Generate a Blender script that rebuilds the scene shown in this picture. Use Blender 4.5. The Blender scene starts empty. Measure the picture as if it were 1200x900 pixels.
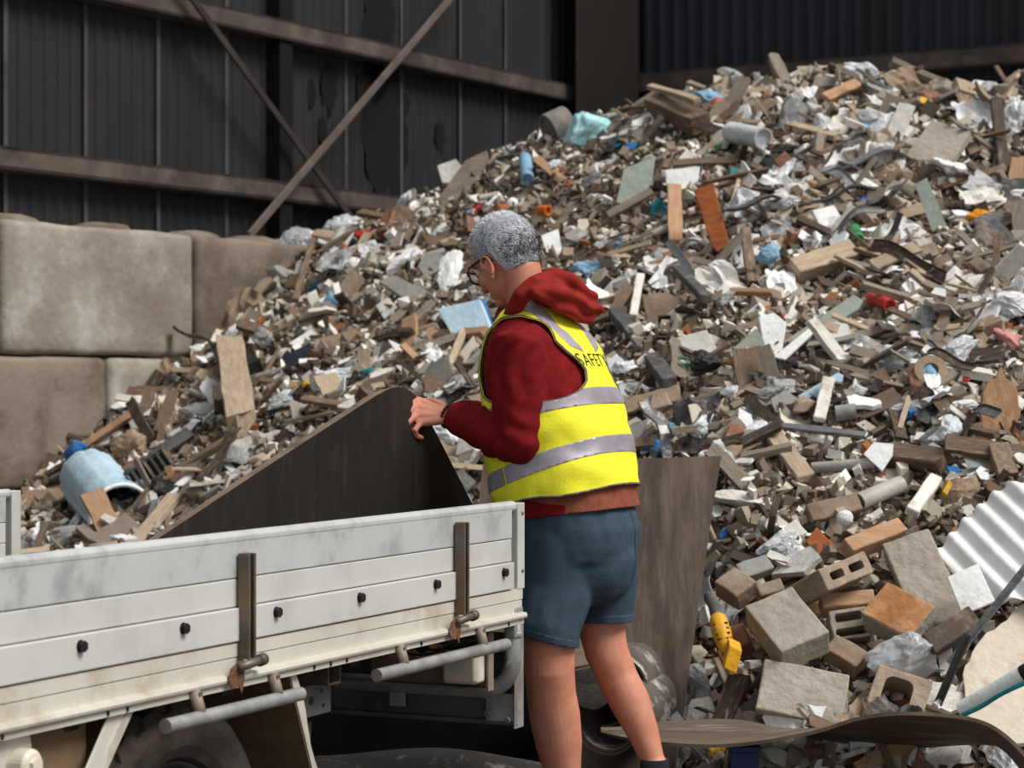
import bpy, bmesh, math, random
import numpy as np
from mathutils import Vector, Matrix, noise
from mathutils.bvhtree import BVHTree

SC = bpy.context.scene
COL = SC.collection
CAMZ, FPX = 1.33, 2683.0          # eye height (m), focal length in pixels of the 1200 wide frame
FLOOR = -0.10
R = math.radians
rnd = random.Random(7)


def P(x, y, Y):                   # the point at depth Y seen at (x, y)
    return Vector(((x - 600) / FPX * Y, Y, CAMZ - (y - 450) / FPX * Y))


def proj(v):
    return 600 + FPX * v[0] / v[1], 450 + FPX * (CAMZ - v[2]) / v[1]


def ray(x, y):
    return Vector(((x - 600) / FPX, 1.0, -(y - 450) / FPX)).normalized()


CAM = Vector((0, 0, CAMZ))


def on_plane(x, y, p0, n):
    d = ray(x, y)
    t = (p0 - CAM).dot(n) / d.dot(n)
    return CAM + d * t


# ------------------------------------------------------------------ objects
def props(o, label=None, cat=None, group=None, kind=None):
    if label: o['label'] = label
    if cat: o['category'] = cat
    if group: o['group'] = group
    if kind: o['kind'] = kind
    return o


def empty(name, loc=(0, 0, 0)):
    o = bpy.data.objects.new(name, None)
    o.location = loc
    o.empty_display_size = .1
    COL.objects.link(o)
    return o


def mesh_from(name, verts, faces, smooth=False):
    me = bpy.data.meshes.new(name)
    me.from_pydata([tuple(v) for v in verts], [], faces)
    me.update()
    if smooth:
        me.polygons.foreach_set('use_smooth', [True] * len(me.polygons))
    return me


def link(name, me, mat=None, parent=None, loc=None, recentre=True, bevel=0, smooth_angle=None):
    """Link a mesh given in WORLD coordinates as an object; under a parent Empty its vertices become local to it."""
    o = bpy.data.objects.new(name, me)
    if parent is not None:
        off = Vector(parent.location) if parent.type == 'EMPTY' else world_loc(parent)
        o.parent = parent
        if recentre:
            me.transform(Matrix.Translation(-off))
    else:
        if recentre:
            if loc is None:
                n = len(me.vertices)
                co = np.empty(n * 3)
                me.vertices.foreach_get('co', co)
                co = co.reshape(-1, 3)
                loc = Vector(((co[:, 0].min() + co[:, 0].max()) / 2, (co[:, 1].min() + co[:, 1].max()) / 2, co[:, 2].min()))
            me.transform(Matrix.Translation(-Vector(loc)))
            o.location = loc
    if mat is not None and not len(me.materials):
        me.materials.append(mat)
    COL.objects.link(o)
    if bevel:
        m = o.modifiers.new('bevel', 'BEVEL')
        m.width = bevel
        m.segments = 2
        m.limit_method = 'ANGLE'
        m.angle_limit = R(35)
    return o


def world_loc(o):
    v = Vector(o.location)
    while o.parent is not None:
        o = o.parent
        v += Vector(o.location)
    return v


class MB:
    """Collects verts and faces (world coordinates)."""

    def __init__(s):
        s.v, s.f = [], []

    def add(s, verts, faces):
        b = len(s.v)
        s.v += [Vector(v) for v in verts]
        s.f += [tuple(i + b for i in f) for f in faces]

    def box(s, c, ax, ay, az):
        """centre and three half axes (vectors)"""
        c, ax, ay, az = Vector(c), Vector(ax), Vector(ay), Vector(az)
        if ax.cross(ay).dot(az) < 0:
            ax = -ax
        vs = [c + ax * i + ay * j + az * k for k in (-1, 1) for j in (-1, 1) for i in (-1, 1)]
        s.add(vs, [(0, 2, 3, 1), (4, 5, 7, 6), (0, 1, 5, 4), (2, 6, 7, 3), (0, 4, 6, 2), (1, 3, 7, 5)])

    def tube(s, pts, r, seg=12, cap=True, scale=None, up=None):
        pts = [Vector(p) for p in pts]
        n = len(pts)
        rs = r if isinstance(r, (list, tuple)) else [r] * n
        t0 = (pts[1] - pts[0]).normalized()
        a = Vector(up) if up else (Vector((0, 0, 1)) if abs(t0.z) < .9 else Vector((1, 0, 0)))
        u = (a - t0 * a.dot(t0)).normalized()
        vs, fs = [], []
        for i, p in enumerate(pts):
            t = (pts[min(i + 1, n - 1)] - pts[max(i - 1, 0)]).normalized()
            u = (u - t * u.dot(t)).normalized()
            w = t.cross(u)
            ri = rs[i]
            ru, rw = ri if isinstance(ri, (tuple, list)) else (ri, ri)
            for k in range(seg):
                q = 2 * math.pi * k / seg
                vs.append(p + u * (ru * math.cos(q)) + w * (rw * math.sin(q)))
        for i in range(n - 1):
            for k in range(seg):
                k2 = (k + 1) % seg
                fs.append((i * seg + k, i * seg + k2, (i + 1) * seg + k2, (i + 1) * seg + k))
        if cap:
            fs.append(tuple(reversed(range(seg))))
            fs.append(tuple(range((n - 1) * seg, n * seg)))
        s.add(vs, fs)

    def capsule(s, pts, rs, seg=16):
        """tube with rounded ends"""
        pts = [Vector(p) for p in pts]
        rs = [(r, r) if not isinstance(r, (tuple, list)) else tuple(r) for r in rs]
        d0 = (pts[0] - pts[1]).normalized()
        d1 = (pts[-1] - pts[-2]).normalized()
        A, B, ra, rb = [], [], [], []
        for q in (85, 60, 35, 15):
            c, sn = math.cos(R(q)), math.sin(R(q))
            m = sum(rs[0]) / 2
            A.append(pts[0] + d0 * m * sn)
            ra.append((rs[0][0] * c, rs[0][1] * c))
        for q in (15, 35, 60, 85):
            c, sn = math.cos(R(q)), math.sin(R(q))
            m = sum(rs[-1]) / 2
            B.append(pts[-1] + d1 * m * sn)
            rb.append((rs[-1][0] * c, rs[-1][1] * c))
        s.tube(A + pts + B, ra + rs + rb, seg)

    def ellipsoid(s, c, ax, ay, az, nu=20, nv=12):
        c, ax, ay, az = Vector(c), Vector(ax), Vector(ay), Vector(az)
        if ax.cross(ay).dot(az) < 0:
            ax = -ax
        vs = [c + az]
        for j in range(1, nv):
            b = math.pi * j / nv
            for i in range(nu):
                a = 2 * math.pi * i / nu
                vs.append(c + ax * (math.sin(b) * math.cos(a)) + ay * (math.sin(b) * math.sin(a)) + az * math.cos(b))
        vs.append(c - az)
        fs = [(0, 1 + i, 1 + (i + 1) % nu) for i in range(nu)]
        for j in range(nv - 2):
            for i in range(nu):
                a, b = 1 + j * nu + i, 1 + j * nu + (i + 1) % nu
                fs.append((a, a + nu, b + nu, b))
        L = len(vs) - 1
        o = 1 + (nv - 2) * nu
        fs += [(o + i, L, o + (i + 1) % nu) for i in range(nu)]
        s.add(vs, fs)

    def loft(s, rings, cap=True):
        n = len(rings[0])
        vs = [v for r in rings for v in r]
        fs = []
        for i in range(len(rings) - 1):
            for k in range(n):
                k2 = (k + 1) % n
                fs.append((i * n + k, i * n + k2, (i + 1) * n + k2, (i + 1) * n + k))
        if cap:
            fs.append(tuple(reversed(range(n))))
            fs.append(tuple(range((len(rings) - 1) * n, len(rings) * n)))
        s.add(vs, fs)

    def prism(s, poly, off):
        """extrude a polygon (list of points) by vector off"""
        poly = [Vector(p) for p in poly]
        off = Vector(off)
        n = len(poly)
        nrm = Vector((0, 0, 0))
        for i in range(n):
            nrm += (poly[i] - poly[0]).cross(poly[(i + 1) % n] - poly[0])
        if nrm.dot(off) > 0:
            poly.reverse()
        vs = poly + [p + off for p in poly]
        fs = [tuple(range(n)), tuple(reversed(range(n, 2 * n)))]
        for i in range(n):
            j = (i + 1) % n
            fs.append((j, i, n + i, n + j))
        s.add(vs, fs)

    def grid(s, pts):
        """pts[i][j] rows of points"""
        m, n = len(pts), len(pts[0])
        vs = [p for r in pts for p in r]
        s.add(vs, [(i * n + j, i * n + j + 1, (i + 1) * n + j + 1, (i + 1) * n + j) for i in range(m - 1) for j in range(n - 1)])

    def mesh(s, name='m', smooth=False):
        return mesh_from(name, s.v, s.f, smooth)

    def build(s, name, mat, parent=None, smooth=False, bevel=0, loc=None):
        return link(name, s.mesh(name, smooth), mat, parent, loc=loc, bevel=bevel)


def smooth_by_angle(o, ang=40):
    me = o.data
    me.polygons.foreach_set('use_smooth', [True] * len(me.polygons))
    try:
        me.set_sharp_from_angle(angle=R(ang))
    except Exception:
        pass


def baked(o):
    """mesh of an object with its modifiers applied; the object is removed"""
    dg = bpy.context.evaluated_depsgraph_get()
    me = bpy.data.meshes.new_from_object(o.evaluated_get(dg))
    bpy.data.objects.remove(o)
    return me


# ------------------------------------------------------------------ materials
def srgb(r, g, b):
    f = lambda c: c / 12.92 if c <= .04045 else ((c + .055) / 1.055) ** 2.4
    return (f(r / 255), f(g / 255), f(b / 255))


MATS = {}


def mat(name, c1, c2=None, scale=6.0, rough=.8, metal=0.0, bump=.15, bscale=None, detail=6, stretch=(1, 1, 1), dirt=None, dirt_amt=.5,
        dirt_scale=2.5, vary=.18, island=False, lo=.35, hi=.65, spec=.3, trans=0.0, alpha=1.0, coords='Object'):
    """c1/c2 mixed by noise, a dirt colour laid over by a larger noise, brightness varied per object."""
    m = bpy.data.materials.new(name)
    m.use_nodes = True
    nt = m.node_tree
    N, L = nt.nodes, nt.links
    for n in list(N):
        N.remove(n)
    out = N.new('ShaderNodeOutputMaterial')
    bs = N.new('ShaderNodeBsdfPrincipled')
    L.new(bs.outputs[0], out.inputs[0])
    bs.inputs['Roughness'].default_value = rough
    bs.inputs['Metallic'].default_value = metal
    bs.inputs['Specular IOR Level'].default_value = spec
    if trans: bs.inputs['Transmission Weight'].default_value = trans
    if alpha < 1: bs.inputs['Alpha'].default_value = alpha
    tc = N.new('ShaderNodeTexCoord')
    oi = N.new('ShaderNodeObjectInfo')
    mp = N.new('ShaderNodeMapping')
    mp.inputs['Scale'].default_value = stretch
    L.new(tc.outputs[coords], mp.inputs[0])
    add = N.new('ShaderNodeVectorMath'); add.operation = 'MULTIPLY_ADD'
    comb = N.new('ShaderNodeCombineXYZ')
    for i in range(3): L.new(oi.outputs['Random'], comb.inputs[i])
    L.new(comb.outputs[0], add.inputs[0])
    add.inputs[1].default_value = (37, 61, 17)
    L.new(mp.outputs[0], add.inputs[2])
    vec = add.outputs[0]
    n1 = N.new('ShaderNodeTexNoise')
    n1.inputs['Scale'].default_value = scale
    n1.inputs['Detail'].default_value = detail
    n1.inputs['Roughness'].default_value = .65
    L.new(vec, n1.inputs['Vector'])
    mr = N.new('ShaderNodeMapRange')
    mr.inputs[1].default_value, mr.inputs[2].default_value = lo, hi
    L.new(n1.outputs[0], mr.inputs[0])
    mix = N.new('ShaderNodeMix'); mix.data_type = 'RGBA'
    c2 = c2 or tuple(c * .7 for c in c1)
    mix.inputs[6].default_value = (*c1, 1)
    mix.inputs[7].default_value = (*c2, 1)
    L.new(mr.outputs[0], mix.inputs[0])
    col = mix.outputs[2]
    if dirt:
        n2 = N.new('ShaderNodeTexNoise')
        n2.inputs['Scale'].default_value = dirt_scale
        n2.inputs['Detail'].default_value = 8
        n2.inputs['Roughness'].default_value = .7
        L.new(vec, n2.inputs['Vector'])
        m2 = N.new('ShaderNodeMapRange')
        m2.inputs[1].default_value, m2.inputs[2].default_value = .62 - .35 * dirt_amt, .78 - .3 * dirt_amt
        m2.inputs[4].default_value = .9
        L.new(n2.outputs[0], m2.inputs[0])
        mx = N.new('ShaderNodeMix'); mx.data_type = 'RGBA'
        L.new(m2.outputs[0], mx.inputs[0])
        L.new(col, mx.inputs[6])
        mx.inputs[7].default_value = (*dirt, 1)
        col = mx.outputs[2]
    if vary:
        mr2 = N.new('ShaderNodeMapRange')
        mr2.inputs[3].default_value, mr2.inputs[4].default_value = 1 - vary, 1 + vary
        if island:
            ge = N.new('ShaderNodeNewGeometry')
            L.new(ge.outputs['Random Per Island'], mr2.inputs[0])
        else:
            L.new(oi.outputs['Random'], mr2.inputs[0])
        sc = N.new('ShaderNodeVectorMath'); sc.operation = 'SCALE'
        L.new(col, sc.inputs[0])
        L.new(mr2.outputs[0], sc.inputs['Scale'])
        col = sc.outputs[0]
    L.new(col, bs.inputs['Base Color'])
    if bump:
        nb = N.new('ShaderNodeTexNoise')
        nb.inputs['Scale'].default_value = bscale or scale * 4
        nb.inputs['Detail'].default_value = 5
        L.new(vec, nb.inputs['Vector'])
        b = N.new('ShaderNodeBump')
        b.inputs['Strength'].default_value = bump
        b.inputs['Distance'].default_value = .02
        L.new(nb.outputs[0], b.inputs['Height'])
        L.new(b.outputs[0], bs.inputs['Normal'])
    MATS[name] = m
    return m


DUST = srgb(150, 136, 120)
SOIL = srgb(92, 78, 66)
M = {}
M['wall_metal'] = mat('wall_metal', srgb(41, 40, 41), srgb(32, 31, 32), 1.2, .75, .0, .05, dirt=srgb(26, 25, 26), dirt_amt=.35, dirt_scale=.7, vary=0, stretch=(1, 1, .25))
M['wall_metal_blue'] = mat('wall_metal_blue', srgb(40, 44, 50), srgb(30, 32, 36), 1.2, .75, 0, .05, vary=0, stretch=(1, 1, .25))
M['girt'] = mat('girt', srgb(84, 73, 67), srgb(60, 52, 48), 3, .8, 0, .1, dirt=srgb(104, 92, 84), dirt_amt=.4, vary=0)
M['column'] = mat('column', srgb(34, 25, 23), srgb(25, 19, 18), 2, .8, 0, .1, vary=0)
M['brace_light'] = mat('brace_light', srgb(104, 95, 88), srgb(80, 72, 66), 4, .8, 0, .1, vary=0)
M['brace_dark'] = mat('brace_dark', srgb(58, 51, 48), srgb(42, 37, 36), 4, .8, 0, .1, vary=0)
M['concrete'] = mat('concrete', srgb(142, 134, 122), srgb(172, 168, 160), 2.2, .92, 0, .35, 22, dirt=srgb(122, 110, 97), dirt_amt=.45, dirt_scale=1.6, vary=.06, lo=.48, hi=.66)
M['concrete_dark'] = mat('concrete_dark', srgb(134, 121, 108), srgb(112, 99, 88), 1.8, .92, 0, .35, 22, dirt=srgb(92, 78, 67), dirt_amt=.45, dirt_scale=1.8, vary=.06)
M['floor'] = mat('floor', srgb(92, 84, 78), srgb(66, 60, 55), 1.5, .9, 0, .3, 12, dirt=srgb(48, 43, 40), dirt_amt=.5, dirt_scale=1.2, vary=0)
M['soil'] = mat('soil', srgb(116, 100, 86), srgb(72, 60, 51), 7, .95, 0, .9, 26, dirt=srgb(140, 128, 114), dirt_amt=.35, dirt_scale=4, vary=0)
# ------------------------------------------------------------------ the shed
WD = Vector((.515, .857, 0)).normalized()          # along the left wall, going deeper
WN = Vector((WD.y, -WD.x, 0))                      # out of it, into the room
BP0 = Vector((-2.26, 12.5, 0))                     # a point of the block wall's front
SP0 = BP0 - WN * .78                               # the steel sheet behind the blocks
CORNER = on_plane(688, 450, SP0, WN); CORNER.z = 0
WD2 = WN.copy()                                    # along the rear wall, coming nearer
WN2 = -WD
WALL_TOP = 5.6


def corrugated(name, p0, d, n, length, period, amp, z0, z1, material):
    cols = int(length / period * 8)
    verts, faces = [], []
    for i in range(cols + 1):
        t = length * i / cols
        ph = (t / period) % 1
        prof = max(-1, min(1, 2.2 * math.sin(2 * math.pi * ph)))
        q = p0 + d * t + n * (amp * prof)
        verts += [Vector((q.x, q.y, z0)), Vector((q.x, q.y, z1))]
    faces = [(2 * i, 2 * i + 2, 2 * i + 3, 2 * i + 1) for i in range(cols)]
    b = len(verts)
    for i in range(cols + 1):
        q = verts[2 * i] - n * .03
        verts += [q, Vector((q.x, q.y, z1))]
    faces += [(b + 2 * i, b + 2 * i + 1, b + 2 * i + 3, b + 2 * i + 2) for i in range(cols)]
    return props(link(name, mesh_from(name, verts, faces), material), kind='structure')


LW_LEN = 19.0
lw0 = CORNER - WD * LW_LEN
wall_left = corrugated('wall_left', lw0, WD, WN, LW_LEN, .11, .008, FLOOR, WALL_TOP, M['wall_metal'])
wall_rear = corrugated('wall_rear', CORNER, WD2, WN2, 11.0, .13, .018, FLOOR, WALL_TOP, M['wall_metal_blue'])


def sline(off):
    return SP0 + WN * off


def wall_bar(name, a, b, off, hh, dd, material, label=None):
    """a straight bar standing off the left wall between two sighted points"""
    pa, pb = on_plane(*a, sline(off), WN), on_plane(*b, sline(off), WN)
    d = (pb - pa).normalized()
    up = WN.cross(d).normalized()
    mb = MB()
    mb.box((pa + pb) / 2, d * (pb - pa).length / 2, up * hh / 2, WN * dd / 2)
    return mb.build(name, material, bevel=.006)


# girts: a C-section with its lips
def girt(name, p0, d, n, t0, t1, z, h=.13, depth=.14):
    mb = MB()
    c = p0 + d * ((t0 + t1) / 2)
    L = d * ((t1 - t0) / 2)
    up = Vector((0, 0, 1))
    mb.box(c + n * (depth - .012) + up * z, L, n * .012, up * h / 2)
    mb.box(c + n * (depth / 2) + up * (z + h / 2 - .01), L, n * depth / 2, up * .01)
    mb.box(c + n * (depth / 2) + up * (z - h / 2 + .01), L, n * depth / 2, up * .01)
    return props(mb.build(name, M['girt']), kind='structure')


def wall_z(x, y):
    return on_plane(x, y, sline(.14), WN).z


gz1 = (wall_z(10, 184) + wall_z(460, 240)) / 2
gz2 = (wall_z(170, 5) + wall_z(630, 95)) / 2
girt('trim_1', lw0, WD, WN, 0, LW_LEN - .4, gz1)
girt('trim_2', lw0, WD, WN, 0, LW_LEN - .4, gz2)
girt('trim_3', lw0, WD, WN, 0, LW_LEN - .4, 2 * gz2 - gz1)
girt('trim_4', CORNER, WD2, WN2, .35, 11, gz2 + .10, .15)
girt('trim_5', CORNER, WD2, WN2, .35, 11, gz1, .15)
# overlapping sheet edges: pale vertical lines
mb = MB()
for x in (6, 100, 185, 265, 405, 470, 539, 592):
    q = on_plane(x, 200, sline(.012), WN)
    mb.box((q.x, q.y, 2.75), WD * .016, WN * .006, (0, 0, 2.8))
M['seam'] = mat('seam', srgb(78, 75, 73), srgb(58, 56, 56), 3, .8, 0, 0, vary=0)
mb.build('sheet_seam', M['seam'], wall_left)
# soot on the sheets
M['soot'] = mat('soot', srgb(10, 9, 10), srgb(15, 14, 15), 4, .95, 0, 0, vary=0)
mb = MB()
for (x, y, rx, ry) in ((365, 110, .05, .1), (386, 102, .09, .17), (378, 152, .05, .09), (443, 30, .2, .55), (431, 105, .13, .14), (516, 160, .06, .12), (452, 150, .3, .5)):
    c = on_plane(x, y, sline(.0095), WN)
    k = 44
    ring = [c + WD * rx * math.cos(2 * math.pi * i / k) * (1 + .45 * noise.noise((i * .5, x, 0))) + Vector((0, 0, ry * math.sin(2 * math.pi * i / k) * (1 + .5 * noise.noise((i * .4, y, 3))))) for i in range(k)]
    mb.prism(ring, -WN * .002)
mb.build('soot_stain', M['soot'], wall_left)

# corner column (an H section) and a slimmer one on the left wall
mb = MB()
cc = CORNER + (WN + WN2) * .14
va = (WD + WD2).normalized()
fwd = (WN + WN2).normalized()
for o in (-.2, .2):
    mb.box(cc + fwd * .18 + fwd * o + Vector((0, 0, 2.8)), va * .26, fwd * .012, (0, 0, 2.9))
mb.box(cc + fwd * .18 + Vector((0, 0, 2.8)), va * .01, fwd * .2, (0, 0, 2.9))
props(mb.build('column', M['column']), kind='structure')
q = on_plane(327, 200, sline(.06), WN)
mb = MB()
mb.box((q.x, q.y, 2.7), WD * .07, WN * .06, (0, 0, 2.8))
props(mb.build('column_slim', M['soot'], bevel=.005), kind='structure')

b1 = wall_bar('brace_rod', (205, -30), (412, 256), .20, .05, .02, M['brace_dark'])
props(b1, 'dark flat steel brace sloping down to the right across the black wall', 'brace', None)
b2 = wall_bar('brace_rod', (560, -40), (292, 276), .27, .055, .02, M['brace_light'])
props(b2, 'pale steel brace rising to the right in front of the black wall', 'brace', None)

# floor
mb = MB()
mb.box((0, 9, FLOOR - .1), (12, 0, 0), (0, 12, 0), (0, 0, .1))
props(mb.build('floor', M['floor'], loc=(0, 9, FLOOR)), kind='structure')

# ------------------------------------------------------------------ concrete block wall
seam_z = on_plane(115, 419, BP0, WN).z
top_z = on_plane(115, 268, BP0, WN).z
BH = top_z - seam_z


def block_verts(L, H, D, seed, nubs=True):
    """a cast block: chamfered, a little uneven, ridges along its top; x along, y deep, z up from 0"""
    bm = bmesh.new()
    bmesh.ops.create_cube(bm, size=1)
    bmesh.ops.scale(bm, vec=(L, D, H), verts=bm.verts)
    bmesh.ops.translate(bm, vec=(0, D / 2, H / 2), verts=bm.verts)
    bmesh.ops.bevel(bm, geom=bm.edges[:], offset=.035, segments=2, affect='EDGES', profile=.5)
    bmesh.ops.subdivide_edges(bm, edges=[e for e in bm.edges if e.calc_length() > .2], cuts=9, use_grid_fill=True)
    for v in bm.verts:
        nn = noise.noise(Vector((v.co.x * 2.3 + seed * 9, v.co.y * 2, v.co.z * 2.3))) * .012 + noise.noise(Vector((v.co.x * 9 + seed, v.co.y * 9, v.co.z * 9))) * .005
        v.co += v.normal * nn
    me = bpy.data.meshes.new('concrete_block')
    bm.to_mesh(me)
    bm.free()
    me.polygons.foreach_set('use_smooth', [True] * len(me.polygons))
    return me


def wall_block(x0, x1, z0, h, material, label, seed):
    a, b = on_plane(x0, 450, BP0, WN), on_plane(x1, 450, BP0, WN)
    L = (b - a).length
    c = (a + b) / 2
    e = empty('concrete_block', (c.x, c.y, z0))
    props(e, label, 'concrete block', 'concrete blocks of the push wall')
    me = block_verts(L, h, .72, seed)
    rot = Matrix(((WD.x, -WN.x, 0, 0), (WD.y, -WN.y, 0, 0), (0, 0, 1, 0), (0, 0, 0, 1)))
    me.transform(rot)
    o = link('body', me, material, e, recentre=False)
    # lifting knobs cast along the top
    r2 = random.Random(seed)
    t = -L / 2 + .2
    while t < L / 2 - .15:
        w = r2.uniform(.16, .26)
        bm = bmesh.new()
        bmesh.ops.create_icosphere(bm, subdivisions=3, radius=1)
        for v in bm.verts:
            v.co *= 1 + .12 * noise.noise(v.co * 2 + Vector((seed, t, 0)))
            v.co = Vector((v.co.x * w, v.co.y * .2 + .3, max(v.co.z, -.2) * .055 + h))
        m2 = bpy.data.meshes.new('knob')
        bm.to_mesh(m2); bm.free()
        m2.transform(Matrix.Translation((t + .08, 0, 0)))
        m2.transform(rot)
        m2.polygons.foreach_set('use_smooth', [True] * len(m2.polygons))
        link('top_knob', m2, M['concrete_dark'], e, recentre=False)
        t += w * 2 + r2.uniform(.1, .3)
    return e


wall_block(-250, 1, seam_z + .012, BH, M['concrete'], 'concrete block at the end of the upper course, only a sliver in frame', 1)
wall_block(5, 228, seam_z + .012, BH, M['concrete'], 'pale green-grey concrete block with white patches in the upper course', 2)
wall_block(232, 378, seam_z + .012, BH, M['concrete_dark'], 'brown dusty concrete block of the upper course where the waste pile starts', 3)
wall_block(-110, 126, seam_z - BH - .002, BH, M['concrete_dark'], 'brown-stained concrete block of the lower course behind the truck tray', 4)
wall_block(130, 330, seam_z - BH - .002, BH, M['concrete'], 'plain grey-beige concrete block of the lower course half buried by waste', 5)
# the footing course below (hidden behind truck and pile)
mb = MB()
a, b = on_plane(-250, 450, BP0, WN), on_plane(420, 450, BP0, WN)
a.z = b.z = 0
hz = seam_z - BH - .02
mb.box(((a + b) / 2 - WN * .37) + Vector((0, 0, (hz + FLOOR) / 2)), WD * (b - a).length / 2, WN * .36, (0, 0, (hz - FLOOR) / 2))
props(mb.build('wall_footing', M['concrete_dark'], bevel=.03), kind='structure')

# ------------------------------------------------------------------ the mound
CP = [  # (x, y, depth) sighted on the heap
    (20, 655, 10.6), (60, 612, 11.3), (130, 560, 11.8), (180, 500, 12.2), (235, 440, 12.9), (300, 372, 13.4), (345, 322, 13.8), (392, 292, 14.3),
    (470, 262, 14.8), (560, 205, 15.0), (640, 170, 15.2), (700, 152, 15.3), (790, 130, 15.0), (850, 114, 14.6), (905, 98, 14.3), (1000, 103, 14.0),
    (1100, 112, 13.7), (1200, 124, 13.4), (1300, 130, 13.0), (1400, 140, 12.6),
    (900, 386, 10.1), (1000, 395, 10.0), (1150, 400, 9.7), (1300, 400, 9.6), (700, 400, 10.9), (600, 300, 12.4), (750, 260, 12.4), (900, 240, 12.0), (1050, 230, 11.9), (1200, 240, 11.6),
    (450, 400, 11.8), (370, 470, 11.2), (280, 500, 11.6), (200, 580, 11.0), (140, 640, 10.6), (500, 470, 10.6), (540, 560, 9.7), (400, 560, 10.3),
    (1000, 650, 8.3), (900, 650, 8.4), (1100, 640, 8.25), (1200, 600, 8.3), (1300, 600, 8.2), (1000, 520, 9.1), (860, 520, 9.3), (1150, 500, 9.0), (1300, 500, 8.9),
    (1000, 780, 7.7), (880, 770, 7.85), (1100, 770, 7.7), (1200, 760, 7.7), (1330, 760, 7.6), (1000, 880, 7.32), (880, 890, 7.4), (1100, 880, 7.3), (1250, 880, 7.2),
    (840, 640, 8.6), (780, 600, 9.0), (700, 560, 9.4), (620, 620, 9.2),
    (800, 860, 7.7), (700, 840, 8.3), (600, 800, 8.7), (480, 760, 9.1),
]
pts = [P(*c) for c in CP]
pts += [Vector(v) for v in ((.1, 6.9, -.25), (-.6, 7.4, -.3), (-1.4, 7.9, -.3), (-2.2, 8.6, -.25), (-3.2, 9.3, -.2), (.45, 7.3, -.22), (-.4, 8.2, -.15), (-1.6, 9.0, -.1), (.3, 6.2, -.3), (1.6, 6.4, -.15), (2.8, 6.4, -.1), (1.0, 6.85, -.05), (1.9, 6.8, -.02))]
pts += [Vector((CORNER.x, CORNER.y, 2.2)), Vector((CORNER.x + 1.5, CORNER.y - 1.2, 2.4)), Vector((CORNER.x + 3.2, CORNER.y - 2.2, 2.5)), Vector((4.6, 14.0, 2.3))]
A = np.array([[p.x, p.y] for p in pts])
Zc = np.array([p.z for p in pts])


def U(r2):
    return r2 * np.log(r2 + 1e-9)


n_ = len(A)
K = U(((A[:, None] - A[None]) ** 2).sum(-1)) + np.eye(n_) * .02
Pm = np.hstack([np.ones((n_, 1)), A])
Lm = np.block([[K, Pm], [Pm.T, np.zeros((3, 3))]])
sol = np.linalg.solve(Lm, np.concatenate([Zc, np.zeros(3)]))


def mound_base(X, Y):
    X, Y = np.asarray(X, float), np.asarray(Y, float)
    d2 = (X[..., None] - A[:, 0]) ** 2 + (Y[..., None] - A[:, 1]) ** 2
    return U(d2) @ sol[:n_] + sol[n_] + sol[n_ + 1] * X + sol[n_ + 2] * Y


xs, ys = np.arange(-4.4, 4.9, .05), np.arange(6.3, 17.6, .05)
GX, GY = np.meshgrid(xs, ys, indexing='ij')
GZ = mound_base(GX, GY)
for i in range(GX.shape[0]):
    for j in range(GX.shape[1]):
        v = Vector((GX[i, j], GY[i, j], 0))
        GZ[i, j] += .07 * noise.noise(v * 1.6) + .05 * noise.noise(v * 4) + .035 * noise.noise(v * 9 + Vector((3, 7, 1)))
mv, mf, idx = [], [], {}
nx, ny = GX.shape
inside = np.zeros((nx, ny), bool)
for i in range(nx):
    for j in range(ny):
        q = Vector((GX[i, j], GY[i, j], 0))
        inside[i, j] = (q - SP0).dot(WN) > .06 and (q - CORNER).dot(WN2) > .06 and GZ[i, j] > FLOOR - .06


def vid(i, j):
    k = (i, j)
    if k not in idx:
        idx[k] = len(mv)
        mv.append(Vector((GX[i, j], GY[i, j], GZ[i, j])))
    return idx[k]


for i in range(nx - 1):
    for j in range(ny - 1):
        if inside[i, j] and inside[i + 1, j] and inside[i, j + 1] and inside[i + 1, j + 1]:
            mf.append((vid(i, j), vid(i + 1, j), vid(i + 1, j + 1), vid(i, j + 1)))
BVH = BVHTree.FromPolygons(mv, mf)
mound = link('soil_heap', mesh_from('soil_heap', mv, mf, True), M['soil'])
props(mound, 'long grey-brown heap of soil and crushed rubble under the demolition waste', 'heap', kind='stuff')
mound['label'] = 'grey-brown bank of soil and crushed rubble under the demolition waste'


def hit(x, y, strict=False):
    """the heap's surface seen at (x, y): point, smooth normal"""
    h = BVH.ray_cast(CAM, ray(x, y))
    yy = y
    while h[0] is None and not strict and yy < y + 80:      # above the skyline: over the crest below it
        yy += 2
        h = BVH.ray_cast(CAM, ray(x, yy))
    if h[0] is None:
        return None, None
    p = P(x, y, h[0].y + .15) if yy != y else h[0]
    e = .12
    z = mound_base(np.array([p.x - e, p.x + e, p.x, p.x]), np.array([p.y, p.y, p.y - e, p.y + e]))
    n = Vector((-(z[1] - z[0]) / (2 * e), -(z[3] - z[2]) / (2 * e), 1)).normalized()
    return p, n
# ------------------------------------------------------------------ the flatbed truck
TO = Vector((.025, 6.6, 0))
TS = Vector((-.424, -.905, 0)).normalized()     # towards the cab
TW = Vector((-.905, .424, 0)).normalized()      # across, towards the far side
ZV = Vector((0, 0, 1))


def T(s, w, z):
    return TO + TS * s + TW * w + ZV * z


def side_pt(x, y, w=0.0):
    """(s, z) of the sighted point on the plane w = const of the tray's near side"""
    p = on_plane(x, y, TO + TW * w, TW)
    return (p - TO).dot(TS), p.z


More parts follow.
